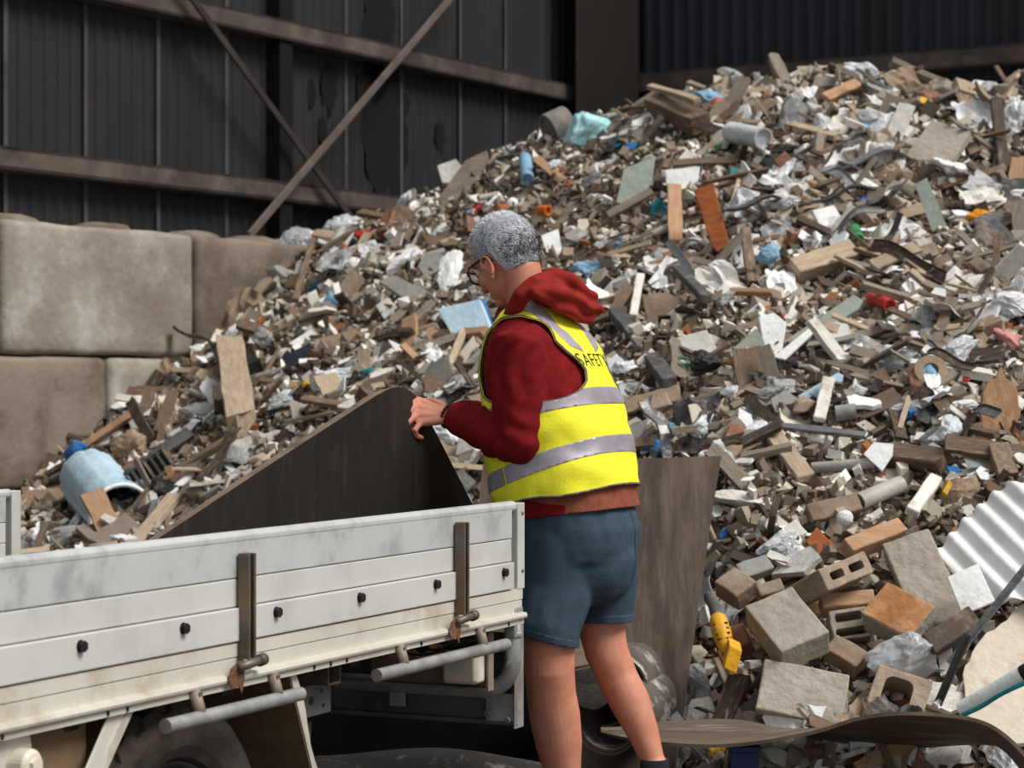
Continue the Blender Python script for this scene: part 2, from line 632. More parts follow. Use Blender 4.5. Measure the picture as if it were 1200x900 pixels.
M['alu'] = mat('alu', srgb(198, 197, 192), srgb(186, 184, 178), 3, .5, .0, .04, dirt=srgb(176, 175, 170), dirt_amt=.3, dirt_scale=3, vary=0, spec=.5, stretch=(1, 1, 1))
M['alu_top'] = mat('alu_top', srgb(194, 196, 195), srgb(182, 184, 184), 5, .42, .15, .05, dirt=srgb(146, 149, 151), dirt_amt=.30, dirt_scale=5, vary=0, spec=.5)
M['cream'] = mat('cream', srgb(202, 198, 187), srgb(188, 181, 168), 3, .5, 0, .04, dirt=srgb(168, 152, 132), dirt_amt=.3, dirt_scale=4, vary=0, spec=.4)
M['galv'] = mat('galv', srgb(176, 178, 176), srgb(146, 148, 147), 14, .45, .5, .08, dirt=srgb(128, 112, 100), dirt_amt=.3, vary=0, spec=.5)
M['stake'] = mat('stake', srgb(116, 110, 102), srgb(84, 76, 68), 9, .5, .5, .1, dirt=srgb(128, 92, 62), dirt_amt=.4, dirt_scale=6, vary=0)
M['rust'] = mat('rust', srgb(124, 84, 58), srgb(90, 58, 42), 14, .9, 0, .5, dirt=srgb(160, 136, 112), dirt_amt=.35, vary=0)
M['underbody'] = mat('underbody', srgb(52, 46, 42), srgb(34, 30, 28), 6, .85, 0, .3, dirt=srgb(82, 66, 52), dirt_amt=.3, vary=0)
M['guard_dirt'] = mat('guard_dirt', srgb(122, 98, 74), srgb(92, 73, 56), 5, .9, 0, .3, dirt=srgb(148, 124, 98), dirt_amt=.4, vary=0)
M['steel_grey'] = mat('steel_grey', srgb(112, 114, 114), srgb(84, 86, 88), 6, .5, .4, .1, dirt=srgb(76, 66, 58), dirt_amt=.35, vary=0)
M['tyre'] = mat('tyre', srgb(66, 60, 55), srgb(46, 42, 40), 8, .85, 0, .2, dirt=srgb(92, 80, 69), dirt_amt=.25, vary=0)
M['rim'] = mat('rim', srgb(62, 62, 66), srgb(44, 43, 46), 5, .5, .3, .1, dirt=srgb(102, 84, 68), dirt_amt=.4, vary=0)
M['black_plastic'] = mat('black_plastic', srgb(24, 24, 25), srgb(36, 35, 35), 6, .5, 0, .05, vary=0)
M['amber'] = mat('amber', srgb(226, 180, 110), srgb(196, 150, 90), 5, .5, 0, .05, dirt=srgb(150, 124, 92), dirt_amt=.4, vary=0)
M['lamp_white'] = mat('lamp_white', srgb(222, 214, 200), srgb(198, 186, 166), 5, .4, 0, .05, vary=0)
M['guard_brown'] = mat('guard_brown', srgb(150, 136, 120), srgb(118, 104, 92), 5, .6, .2, .1, dirt=srgb(78, 62, 50), dirt_amt=.4, vary=0)

truck = props(empty('flatbed_truck', T(1.2, .9, FLOOR)), 'white aluminium flatbed truck with dropped tailgate parked before the waste pile', 'truck')
TLEN = 3.1
Z0, Z1, Z2, Z3 = .742, .822, .889, .978      # plank joints of the drop side


def drop_side(w0, sgn, name, parent):
    """three extruded planks; sgn is the outward direction along w"""
    mb = MB()
    def plank(za, zb, out):
        mb.box(T(TLEN / 2 + .03, w0 + sgn * (-.014 + out / 2), (za + zb) / 2), TS * (TLEN / 2 - .03), TW * (.014 + out / 2), ZV * (zb - za) / 2)
    plank(Z0 + .003, Z1 - .001, .009)
    plank(Z1 + .001, Z2 - .002, .000)
    o = mb.build(name, M['alu'], parent, bevel=.003)
    m2 = MB()
    m2.box(T(TLEN / 2 + .03, w0 - sgn * .014, (Z2 + Z3) / 2), TS * (TLEN / 2 - .03), TW * .015, ZV * (Z3 - Z2) / 2)
    m2.tube([T(.03, w0 - sgn * .014, Z3), T(TLEN, w0 - sgn * .014, Z3)], .017, 10)
    t = m2.build('top_plank', M['alu_top'], o, bevel=.002)
    return o


near = drop_side(0, -1, 'drop_side', truck)
far = drop_side(1.81, 1, 'drop_side', truck)
# coaming rail under the side
prof = [(.010, Z0), (-.004, Z0 - .001), (-.004, .711), (.000, .709), (-.002, .706), (-.002, .674), (-.016, .672), (-.020, .664), (-.018, .658), (-.008, .656), (-.008, .640), (.004, .640), (.012, .66)]
for w0, sg in ((0, 1), (1.81, -1)):
    mb = MB()
    mb.loft([[T(s, w0 + sg * a, z) for a, z in prof] for s in (-.005, TLEN)])
    mb.build('coaming_rail', M['cream'], truck)
# end posts with rivets
for w0, sg in ((0, -1), (1.81, 1)):
    mb = MB()
    mb.box(T(.008, w0 + sg * -.012, (Z0 + Z3) / 2 + .004), TS * .024, TW * .018, ZV * ((Z3 - Z0) / 2 + .006))
    post = mb.build('end_post', M['alu'], truck, bevel=.003)
    for z in (Z3 - .02, Z0 + .05):
        m2 = MB()
        m2.ellipsoid(T(.002, w0 + sg * .006, z), TS * .006, TW * .005, ZV * .006, 10, 6)
        m2.build('rivet', M['steel_grey'], post, True)
# bolts on the side
for s in (.133, .557, .974, 1.377, 1.769, 2.146, 2.53):
    mb = MB()
    c = T(s, -.004, .797)
    mb.tube([c + TW * .004, c - TW * .006], .0135, 14)
    mb.tube([c - TW * .006, c - TW * .012], .0095, 12)
    mb.tube([c - TW * .012, c - TW * .017], .012, 6)
    mb.build('bolt', M['black_plastic'], near)
# latch stakes
for s, z1 in ((1.523, .945), (.42, .955)):
    mb = MB()
    za = .705
    for off in (-.012, .012):
        mb.box(T(s + off, -.02, (za + z1) / 2), TS * .0045, TW * .015, ZV * (z1 - za) / 2)
    mb.box(T(s, -.0085, (za + z1) / 2), TS * .012, TW * .0035, ZV * (z1 - za) / 2)
    st = mb.build('latch_stake', M['stake'], truck, bevel=.002)
    m2 = MB()
    m2.tube([T(s - .045, -.035, .70), T(s + .05, -.03, .69)], .0105, 12)
    m2.tube([T(s - .048, -.035, .70), T(s - .028, -.035, .698)], .0145, 12)
    m2.build('pivot', M['stake'], st, True)
    m3 = MB()
    ring = [(.05, .70), (.075, .69), (.085, .665), (.07, .645), (.045, .652), (.03, .63), (.018, .66), (.02, .69)]
    m3.prism([T(s + a, -.022, z) for a, z in ring], -TW * .003)
    m3.build('rust_patch', M['rust'], st)
# rope rails
for (sa, sb, supports) in ((.16, .925, (.30, .77)), (1.30, 1.87, (1.40, 1.73))):
    mb = MB()
    mb.tube([T(sa, -.03, .598), T(sb, -.03, .598)], .0165, 16)
    rr = mb.build('rope_rail', M['galv'], truck, True)
    smooth_by_angle(rr, 50)
    for s in supports:
        m2 = MB()
        m2.tube([T(s, -.012, .655), T(s, -.022, .625), T(s, -.028, .600)], .0145, 12)
        b = m2.build('bracket', M['guard_brown'], rr, True)
        m3 = MB()
        m3.tube([T(s, -.012, .648), T(s, -.03, .648)], .008, 6)
        m3.build('bolt_head', M['steel_grey'], rr)
# small rivets along the rail flange
mb = MB()
for s in (.10, .64, 1.04, 1.12, 1.2, 1.98, 2.05, 2.4):
    mb.box(T(s, -.0095, .648), TS * .003, TW * .002, ZV * .005)
mb.build('flange_screws', M['black_plastic'], truck)
# deck and bearers
mb = MB()
mb.box(T(TLEN / 2, .905, .69), TS * TLEN / 2, TW * .88, ZV * .012)
mb.build('deck', M['steel_grey'], truck)
mb = MB()
for s in (.35, .9, 1.5, 2.1, 2.7):
    mb.box(T(s, .905, .645), TS * .025, TW * .86, ZV * .03)
for w in (.52, 1.29):
    mb.box(T(1.6, w, .56), TS * 1.5, TW * .03, ZV * .06)
mb.build('chassis', M['underbody'], truck)
# the tailgate, dropped and hanging
tg = MB()
tg.box(T(-.03, .9, .475), TS * .012, TW * .88, ZV * .132)
tg.box(T(-.018, .9, .6), TS * .012, TW * .88, ZV * .012)
tg.box(T(-.014, .9, .35), TS * .018, TW * .88, ZV * .007)
tailgate = tg.build('tailgate', M['steel_grey'], truck, bevel=.002)
mb = MB()
mb.box(T(-.02, .016, .485), TS * .03, TW * .003, ZV * .15)
mb.box(T(.0, .06, .39), TS * .004, TW * .05, ZV * .045)
mb.build('corner_plate', M['galv'], tailgate, bevel=.002)
for w, z in ((.035, .36), (.10, .375), (.05, .56)):
    m2 = MB()
    m2.tube([T(.0, w, z), T(.022, w, z)], .009, 8)
    m2.build('latch_pin', M['steel_grey'], tailgate)
mb = MB()
mb.box(T(.0, .4, .40), TS * .006, TW * .025, ZV * .022)
mb.build('catch', M['galv'], tailgate, bevel=.002)
# bent bumper tube
mb = MB()
arc = [T(.02, .016, .655), T(.02, .016, .60), T(.02, .016, .535)]
for q in range(0, 91, 15):
    arc.append(T(.02, .016 + .09 * (1 - math.cos(R(q))), .535 - .09 * math.sin(R(q))))
arc += [T(.02, .3, .445), T(.02, .85, .445)]
mb.tube(arc, .025, 14)
bt = mb.build('bumper_tube', M['galv'], truck, True)
mb = MB()
mb.box(T(.02, .012, .645), TS * .028, TW * .018, ZV * .045)
mb.tube([T(.02, .012, .62), T(.02, .012, .60)], .026, 12)
mb.build('corner_cap', M['galv'], truck, bevel=.006)
# tail lamp panel seen from its inner side
mb = MB()
pl = [(.05, .645), (.05, .455), (.44, .455), (.44, .645)]
mb.prism([T(.09, w, z) for w, z in pl], -TS * .006)
mb.box(T(.10, .245, .46), TS * .018, TW * .195, ZV * .004)
mb.box(T(.10, .05, .55), TS * .018, TW * .003, ZV * .095)
lp = mb.build('lamp_panel', M['guard_brown'], truck)
for w in (.34, .25):
    m2 = MB()
    m2.tube([T(.09, w, .575), T(.12, w, .575), T(.135, w, .575)], [.045, .042, .03], 18)
    a = m2.build('tail_lamp', M['amber'], lp)
    m3 = MB()
    m3.tube([T(.132, w, .575), T(.15, w, .575)], [.022, .015], 12)
    m3.build('socket', M['black_plastic'], a)
mb = MB()
ring = []
for a in range(20):
    q = 2 * math.pi * a / 20
    ring.append((.115 + .065 * max(-.85, min(.85, 1.2 * math.cos(q))), .525 + .055 * max(-.85, min(.85, 1.25 * math.sin(q)))))
mb.loft([[T(.10, w, z) for w, z in ring], [T(.16, w, z) for w, z in ring], [T(.172, .115 + (w - .115) * .85, .525 + (z - .525) * .85) for w, z in ring]])
mb.build('lamp_housing', M['lamp_white'], lp, bevel=.004)
mb = MB()
for k in range(2):
    pts_ = []
    for i in range(14):
        q = i / 13
        pts_.append(T(.15 + .02 * math.sin(5 * q + k), .36 - .3 * q, .60 - .03 * math.sin(math.pi * q * (1 + .5 * k)) - .02 * k * math.sin(math.pi * q)))
    mb.tube(pts_, .0035, 6)
mb.build('wiring', M['black_plastic'], lp, True)
for w, z in ((.065, .49), (.065, .62)):
    m2 = MB(); m2.tube([T(.1, w, z), T(.12, w, z)], .007, 8); m2.build('screw', M['galv'], lp)
# rear mudguard flaps: the wheel-side faces carry dirt, the rims are cream
def guard(sA, zA, sB, zB, name):
    mb = MB()
    d = (T(sB, 0, zB) - T(sA, 0, zA))
    nrm = TW.cross(d).normalized()
    mb.prism([T(sA, .015, zA), T(sA, .40, zA), T(sB, .40, zB), T(sB, .015, zB)], nrm * .004)
    g = mb.build(name, M['guard_dirt'], truck)
    m2 = MB()
    pts2 = []
    n = 8
    L1, L2 = [], []
    for i in range(n + 1):
        q = i / n
        s, z = sA + (sB - sA) * q, zA + (zB - zA) * q
        wv = .03 + .012 * math.sin(q * 9)
        L1.append(T(s, .012, z)); L2.append(T(s + (wv if sB > sA else -wv * .7), .008, z - .004))
    m2.grid([L1, L2])
    me = m2.mesh('guard_rim')
    o = link('guard_rim', me, M['cream'], g)
    sol_ = o.modifiers.new('thick', 'SOLIDIFY'); sol_.thickness = .006
    return g


guard(1.28, .645, 1.12, .28, 'mudguard_flap')
gf = guard(1.93, .645, 2.14, .40, 'mudguard_flap')
mb = MB()
mb.prism([T(1.93, .012, .645), T(2.02, .012, .645), T(2.22, .012, .40), T(2.14, .012, .40)], -TW * .006)
mb.build('guard_face', M['cream'], gf, bevel=.003)
mb = MB()
mb.box(T(2.52, .05, .52), TS * .47, TW * .004, ZV * .135)
mb.build('side_skirt', M['guard_dirt'], truck)
# round marker lamp on its teardrop bracket
mb = MB()
ls, lz = 2.325, .588
ring = []
for a in range(28):
    q = 2 * math.pi * a / 28
    r = .056 * (1 + .35 * max(0, math.sin(q)) ** 3)
    ring.append((ls + r * math.cos(q), lz + .012 + r * 1.15 * math.sin(q)))
mb.prism([T(s, .03, z) for s, z in ring], -TW * .012)
ml = mb.build('marker_lamp', M['cream'], truck, bevel=.003)
mb = MB()
mb.tube([T(ls - .005, .02, lz - .008), T(ls - .005, -.018, lz - .008), T(ls - .005, -.026, lz - .008)], [.034, .034, .026], 24)
mb.build('lens', M['lamp_white'], ml, bevel=.002)
mb = MB()
mb.tube([T(ls - .005, -.02, lz - .008), T(ls - .005, -.034, lz - .008)], [.02, .018], 6)
mb.build('lens_nut', M['lamp_white'], ml)
# bracket plate, box section and mud flap behind the wheel
mb = MB()
c = T(1.0, .12, .535)
mb.box(c, TS * .10, TW * .005, ZV * .04)
br = mb.build('chassis_bracket', M['steel_grey'], truck, bevel=.002)
mb = MB()
for (ds, dz, r) in ((.0, .0, .011), (-.05, .02, .006), (-.06, -.018, .006), (.05, -.01, .005)):
    mb.tube([c + TS * ds + ZV * dz - TW * .0065, c + TS * ds + ZV * dz - TW * .004], r, 10)
mb.build('bracket_hole', M['black_plastic'], br)
mb = MB()
for a, b_ in (((-.012, -.012), (.012, -.012)), ((.012, -.012), (.012, .012)), ((.012, .012), (-.012, .012)), ((-.012, .012), (-.012, -.012))):
    pass
c2 = T(.98, .16, .615)
for dz in (-.035, .035):
    mb.box(c2 + ZV * dz, TS * .03, TW * .1, ZV * .003)
for ds in (-.03, .03):
    mb.box(c2 + TS * ds, TS * .003, TW * .1, ZV * .035)
mb.build('box_section', M['guard_brown'], truck)
mb = MB()
mb.prism([T(1.06, .16, .46), T(.92, .16, .47), T(.93, .18, .20), T(1.08, .18, .18)], TW * .008)
mb.build('mud_flap', M['guard_dirt'], truck)


# wheels
def wheel(s0, w0, r=.345, flip=1):
    c = T(s0, w0, FLOOR + r)
    seg = 120
    prof = [(.205, .045), (.215, .018), (.24, .006), (.29, .000), (.32, .006), (.335, .022), (.343, .04), (.345, .07), (.346, .10), (.345, .13), (.343, .16), (.335, .178), (.32, .194), (.24, .194), (.205, .16)]
    vs, fs = [], []
    for i in range(seg):
        q = 2 * math.pi * i / seg
        for j, (rad, ww) in enumerate(prof):
            k = rad / .345 * r
            if 5 <= j <= 11:
                blk = ((i + (j % 2) * 3) % 6) < 2 or j in (7, 9)
                if blk: k -= .016
            if j == 3 and i % 2 == 0: k += .002
            vs.append(c + TS * (k * math.cos(q)) + ZV * (k * math.sin(q)) + TW * (flip * (ww - .02)))
    n = len(prof)
    for i in range(seg):
        for j in range(n - 1):
            a, b = i * n + j, ((i + 1) % seg) * n + j
            fs.append((a, b, b + 1, a + 1) if flip < 0 else (a, a + 1, b + 1, b))
    wh = link('wheel', mesh_from('wheel', vs, fs), M['tyre'], truck)
    rp = [(.21, .05), (.205, .03), (.195, .035), (.185, .06), (.15, .085), (.12, .06), (.075, .05), (.06, .035), (.03, .03), (.0, .03)]
    vs, fs = [], []
    sg = 48
    for i in range(sg):
        q = 2 * math.pi * i / sg
        for rad, ww in rp:
            k = rad / .345 * r
            vs.append(c + TS * (k * math.cos(q)) + ZV * (k * math.sin(q)) + TW * (flip * (ww - .02)))
    n = len(rp)
    for i in range(sg):
        for j in range(n - 1):
            a, b = i * n + j, ((i + 1) % sg) * n + j
            fs.append((a, a + 1, b + 1, b))
    link('rim', mesh_from('rim', vs, fs, True), M['rim'], wh)


wheel(1.665, .08, .365)
wheel(1.665, 1.73, flip=-1)

# ------------------------------------------------------------------ sheets of old conveyor belt
def belt_mat(name, c1, c2, fleck=None, fl_lo=.66, fl_scale=9, rough=.75, streak=(1, 1, 1)):
    m = mat(name, c1, c2, 5, rough, 0, .12, 30, stretch=streak, vary=0, dirt=fleck, dirt_amt=fl_lo, dirt_scale=fl_scale)
    return m


M['belt_dark'] = belt_mat('belt_dark', srgb(40, 31, 26), srgb(26, 21, 19), srgb(62, 50, 42), .2, 3, streak=(5, 5, .6))
M['belt_brown'] = belt_mat('belt_brown', srgb(110, 93, 83), srgb(84, 70, 62), srgb(68, 57, 52), .42, 2.5, streak=(4, 1, .5))
M['belt_edge'] = belt_mat('belt_edge', srgb(128, 110, 94), srgb(96, 82, 70), srgb(70, 60, 52), .3, 6)
M['belt_grey'] = belt_mat('belt_grey', srgb(98, 92, 86), srgb(70, 64, 60), srgb(50, 46, 44), .3, 5, streak=(1, 4, 4))
M['belt_fleck'] = belt_mat('belt_fleck', srgb(104, 96, 89), srgb(70, 64, 60), srgb(206, 202, 196), .3, 9)
M['belt_lump'] = belt_mat('belt_lump', srgb(66, 61, 57), srgb(44, 41, 39), srgb(170, 165, 158), .2, 8)


def sheet(name, rows, thick, material, edge_mat=None, parent=None, direction=None):
    """a closed slab from a grid of points, thickness laid to the side away from the camera unless direction is given"""
    m, n = len(rows), len(rows[0])
    rows = [[Vector(p) for p in r] for r in rows]
    nrm = [[None] * n for _ in range(m)]
    for i in range(m):
        for j in range(n):
            du = rows[min(i + 1, m - 1)][j] - rows[max(i - 1, 0)][j]
            dv = rows[i][min(j + 1, n - 1)] - rows[i][max(j - 1, 0)]
            nrm[i][j] = du.cross(dv).normalized()
    c = rows[m // 2][n // 2]
    sg = 1 if (nrm[m // 2][n // 2].dot(direction if direction is not None else (c - CAM)) > 0) else -1
    back = [[rows[i][j] + nrm[i][j] * sg * thick for j in range(n)] for i in range(m)]
    vs = [p for r in rows for p in r] + [p for r in back for p in r]
    N = m * n
    fs, mi = [], []
    for i in range(m - 1):
        for j in range(n - 1):
            a = i * n + j
            f = (a, a + 1, a + n + 1, a + n)
            if sg > 0: f = f[::-1]
            fs.append(f); mi.append(0)
            fs.append(tuple(N + k for k in f[::-1])); mi.append(0)
    def side(a, b):
        fs.append((a, b, b + N, a + N)); mi.append(1)
    for j in range(n - 1):
        side(j, j + 1); side((m - 1) * n + j + 1, (m - 1) * n + j)
    for i in range(m - 1):
        side((i + 1) * n, i * n); side(i * n + n - 1, (i + 1) * n + n - 1)
    me = mesh_from(name, vs, fs)
    bm = bmesh.new(); bm.from_mesh(me)
    bmesh.ops.recalc_face_normals(bm, faces=bm.faces)
    bm.to_mesh(me); bm.free()
    me.materials.append(material)
    me.materials.append(edge_mat or material)
    me.polygons.foreach_set('material_index', mi)
    o = link(name, me, None, parent)
    smooth_by_angle(o, 50)
    return o


def resample(pl, n):
    """catmull-rom through pl, n points"""
    pl = [Vector(p) for p in pl]
    out = []
    k = len(pl) - 1
    for i in range(n):
        t = i / (n - 1) * k
        a = min(int(t), k - 1)
        f = t - a
        p0, p1, p2, p3 = pl[max(a - 1, 0)], pl[a], pl[a + 1], pl[min(a + 2, k)]
        out.append(.5 * ((2 * p1) + (p2 - p0) * f + (2 * p0 - 5 * p1 + 4 * p2 - p3) * f * f + (3 * p1 - p0 - 3 * p2 + p3) * f ** 3))
    return out


# 1: the sheet the man lifts out of the tray
top = resample([P(88, 696, 5.75), P(160, 648, 5.95), P(300, 555, 6.33), P(400, 490, 6.58), P(442, 463, 6.69), P(462, 454, 6.77), P(479, 457, 6.86), P(491, 468, 6.92)], 44)
g = P(560, 603, 7.16) - P(491, 468, 6.92)
rows = []
for p in top:
    L = max(.02, (p.z - .735) / -g.z)
    L = min(L, 1.6)
    rows.append([p + g * (L * k / 14) for k in range(15)])
o = sheet('rubber_sheet', rows, .03, M['belt_dark'], M['belt_edge'])
props(o, 'dark rubber belt sheet tilted up in the truck tray and gripped by the man', 'rubber sheet')

# 2: the brown sheet leaning behind the man
tl, tr, bl, br_ = P(566, 543, 8.2), P(845, 534, 8.05), P(520, 950, 7.75), P(786, 940, 7.45)
rows = []
for i in range(17):
    u = i / 16
    r_ = []
    for j in range(13):
        v = j / 12
        p = tl.lerp(tr, u).lerp(bl.lerp(br_, u), v)
        p = p + Vector((0, .05 * math.sin(math.pi * v) * (1 - .5 * u) + .03 * math.sin(6 * u + 2 * v), 0))
        r_.append(p)
    rows.append(r_)
o = sheet('rubber_sheet', rows, .016, M['belt_brown'], M['belt_edge'])
props(o, 'tall brown-grey rubber belt sheet standing on end behind the man', 'rubber sheet')

# 3: a belt rolled up between the man's legs
ax = Vector((.42, .9, .02)).normalized()
sd = Vector((ax.y, -ax.x, 0))
ce = P(712, 842, 7.42)
rows = []
for i in range(70):
    q = i / 69 * 2 * math.pi * 2.1
    rr_ = .125 - .012 * q / (2 * math.pi)
    p = ce + sd * (rr_ * math.cos(q + 2.2)) + ZV * (rr_ * math.sin(q + 2.2))
    rows.append([p + ax * (.5 * k / 4) for k in range(5)])
roll = empty('rubber_roll', ce - ZV * .14)
props(roll, 'rolled-up grey rubber belt with flaking white paint on the ground behind the legs', 'rubber roll')
sheet('coil', rows, .009, M['belt_fleck'], M['belt_edge'], roll, Vector((0, 0, -1)))
# its loose rounded end, bent over the front
fl = []
for i in range(13):
    q = math.pi * i / 12
    fl.append((q, math.cos(q), math.sin(q)))
cf = P(694, 781, 7.36)
ex, ey = Vector((.95, .25, .18)).normalized(), Vector((.12, .1, -1)).normalized()
rows = []
for i in range(9):
    t = i / 8
    half = .092 * math.sqrt(max(0, 1 - (t * .995) ** 2)) + .002
    rows.append([cf + ey * (.145 * t) + ex * (half * (2 * k / 8 - 1)) + Vector((0, .03 * t * t, 0)) for k in range(9)])
sheet('flap', rows, .01, M['belt_grey'], M['belt_edge'], roll)
rows = []
for i in range(10):
    t = i / 9
    c = P(690, 778, 7.36).lerp(P(688, 742, 7.62), t) + ZV * (.02 * math.sin(math.pi * t))
    rows.append([c + ex * (.10 * (2 * k / 6 - 1)) for k in range(7)])
sheet('lead_strip', rows, .01, M['belt_edge'], M['belt_edge'], roll)
loop = []
for i in range(15):
    q = R(100 - 190 * i / 14)
    c = P(712, 806, 7.55) + Vector((.155 * math.cos(q), .06 * math.cos(q), .125 * math.sin(q)))
    loop.append([c + Vector((.12, .3, 0)) * (k / 4 - .2) for k in range(5)])
sheet('loop', loop, .009, M['belt_fleck'], M['belt_edge'], roll, Vector((0, 0, -1)))

# 4: a black sheet added to stand in for the shade under the tray's end
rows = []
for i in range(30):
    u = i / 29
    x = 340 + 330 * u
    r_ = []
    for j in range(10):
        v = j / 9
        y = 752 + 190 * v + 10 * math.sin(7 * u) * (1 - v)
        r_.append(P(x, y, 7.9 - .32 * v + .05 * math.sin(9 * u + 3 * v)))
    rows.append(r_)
M['tray_shade'] = belt_mat('tray_shade', srgb(13, 12, 11), srgb(9, 8, 8), None, rough=1.0)  # near-black and without sheen, so the added sheet reads as deep shade
[n for n in M['tray_shade'].node_tree.nodes if n.type == 'BSDF_PRINCIPLED'][0].inputs['Specular IOR Level'].default_value = .03
o = sheet('rubber_sheet', rows, .03, M['tray_shade'])
props(o, 'black sheet added to stand in for the shade behind the hanging tailgate', 'rubber sheet')

# 5: a scuffed sheet lying humped on the ground where the man stands
rows = []
for i in range(34):
    u = i / 33
    r_ = []
    for j in range(20):
        v = j / 19
        X = -.75 + 1.2 * u
        Y = 6.55 + 1.0 * v
        hump = max(0, math.sin(math.pi * min(1, max(0, (v - .42) / .58)))) ** 1.3
        z = .0 + hump * (.15 + .05 * u * (1 - u) - .04 * u + .02 * math.sin(5 * u)) + .008 * math.sin(11 * u + 5 * v)
        z = min(z, .26)
        r_.append(Vector((X + .1 * math.sin(3 * v), Y, z)))
    rows.append(r_)
o = sheet('rubber_sheet', rows, .088, M['belt_lump'], M['belt_edge'], direction=Vector((0, 0, -1)))
props(o, "scuffed dark rubber sheet lying humped on the ground under the man's feet", 'rubber sheet')
# 6: the twisted strip across the lower corner
e1 = resample([P(704, 858, 7.22), P(760, 868, 7.06), P(850, 872, 7.0), P(945, 858, 6.95), P(1010, 839, 6.88), P(1070, 834, 6.82), P(1140, 841, 6.76), P(1180, 861, 6.66), P(1222, 905, 6.5)], 60)
e2 = resample([P(704, 856, 7.26), P(770, 846, 7.36), P(860, 843, 7.38), P(935, 858, 7.34), P(1000, 871, 7.28), P(1070, 873, 7.22), P(1150, 869, 7.14), P(1182, 880, 6.95), P(1216, 925, 6.72)], 60)
rows = []
for a, b in zip(e1, e2):
    rows.append([a.lerp(b, k / 8) + Vector((0, 0, .012 * math.sin(math.pi * k / 8))) for k in range(9)])
o = sheet('rubber_strip', rows, .011, M['belt_brown'], M['belt_edge'], direction=Vector((0, 0, -1)))
o.data.materials[0] = mat('belt_strip', srgb(104, 90, 78), srgb(84, 72, 63), 4, .6, 0, .1, 30, stretch=(1, 6, 6), vary=0, dirt=srgb(150, 136, 122), dirt_amt=.3, dirt_scale=5)
props(o, 'long twisted brown rubber strip bending across the lower corner of the waste', 'rubber strip')
# the blue post that holds it up
M['blue_post'] = mat('blue_post', srgb(20, 46, 122), srgb(12, 30, 92), 4, .45, 0, .03, vary=0, spec=.5)
a = P(871, 872, 7.25)
mb = MB()
ring = lambda z, r: [Vector((a.x + r * max(-.9, min(.9, 1.35 * math.cos(2 * math.pi * k / 32))), a.y + r * max(-.9, min(.9, 1.35 * math.sin(2 * math.pi * k / 32))), z)) for k in range(32)]
mb.loft([ring(FLOOR, .05), ring(a.z - .02, .05), ring(a.z - .02, .056), ring(a.z - .002, .056), ring(a.z - .002, .046), ring(a.z - .05, .046)])
props(mb.build('blue_post', M['blue_post'], bevel=.002), 'short dark blue square post standing under the twisted rubber strip', 'post')
# ------------------------------------------------------------------ the man
M0 = Vector((.2135, 6.9, 0))
FD = Vector((-.88, .47, 0)).normalized()
HFD = Vector((-.745, .667, 0)).normalized()
LD = Vector((-FD.y, FD.x, 0))


def ML(f, l, z):
    return M0 + FD * f + LD * l + ZV * z


def loc3(co):
    """numpy (n,3) world -> f, l, z"""
    d = co - np.array(M0)
    return d @ np.array(FD), d @ np.array(LD), d[:, 2]


def remeshed(mb, voxel, smooth=6, fac=.5):
    me = mb.mesh('tmp')
    bm = bmesh.new(); bm.from_mesh(me)
    bmesh.ops.recalc_face_normals(bm, faces=bm.faces)
    bm.to_mesh(me); bm.free()
    o = bpy.data.objects.new('tmp', me)
    COL.objects.link(o)
    m = o.modifiers.new('r', 'REMESH'); m.mode = 'VOXEL'; m.voxel_size = voxel
    if smooth:
        s = o.modifiers.new('s', 'SMOOTH'); s.iterations = smooth; s.factor = fac
    bpy.context.view_layer.update()
    return baked(o)


def arrays(me):
    n = len(me.vertices)
    co = np.empty(n * 3); me.vertices.foreach_get('co', co)
    no = np.empty(n * 3)
    me.vertices.foreach_get('normal', no)
    me.calc_loop_triangles()
    t = np.empty(len(me.loop_triangles) * 3, dtype=np.int32)
    me.loop_triangles.foreach_get('vertices', t)
    return co.reshape(-1, 3), no.reshape(-1, 3), t.reshape(-1, 3)


def clip(co, no, tris, g):
    """keep g > 0, cutting triangles along g = 0"""
    g = np.where(np.abs(g) < 1e-7, 1e-7, g)
    pos = g > 0
    cnt = pos[tris].sum(1)
    keep = tris[cnt == 3].tolist()
    nv, nn, ng = co.tolist(), no.tolist(), None
    cache = {}

    def cut(a, b):
        k = (a, b) if a < b else (b, a)
        if k not in cache:
            t = g[a] / (g[a] - g[b])
            nv.append((co[a] + (co[b] - co[a]) * t).tolist())
            nn.append((no[a] + (no[b] - no[a]) * t).tolist())
            cache[k] = len(nv) - 1
        return cache[k]
    for t in tris[(cnt > 0) & (cnt < 3)]:
        out = []
        for i in range(3):
            a, b = t[i], t[(i + 1) % 3]
            if pos[a]: out.append(int(a))
            if pos[a] != pos[b]: out.append(cut(int(a), int(b)))
        for i in range(1, len(out) - 1):
            keep.append([out[0], out[i], out[i + 1]])
    keep = np.array(keep, dtype=np.int32)
    used, inv = np.unique(keep, return_inverse=True)
    return np.array(nv)[used], np.array(nn)[used], inv.reshape(-1, 3)


def shell(name, co, no, tris, offset, material, parent, thick=.003, smooth=True):
    no = no / (np.linalg.norm(no, axis=1, keepdims=True) + 1e-9)
    off = offset if np.isscalar(offset) else offset[:, None]
    me = mesh_from(name, [], [])
    me = bpy.data.meshes.new(name)
    me.from_pydata((co + no * off).tolist(), [], tris.tolist())
    me.update()
    if smooth: me.polygons.foreach_set('use_smooth', [True] * len(me.polygons))
    o = link(name, me, material, parent)
    if thick:
        s = o.modifiers.new('thick', 'SOLIDIFY'); s.thickness = thick; s.offset = 1
    return o


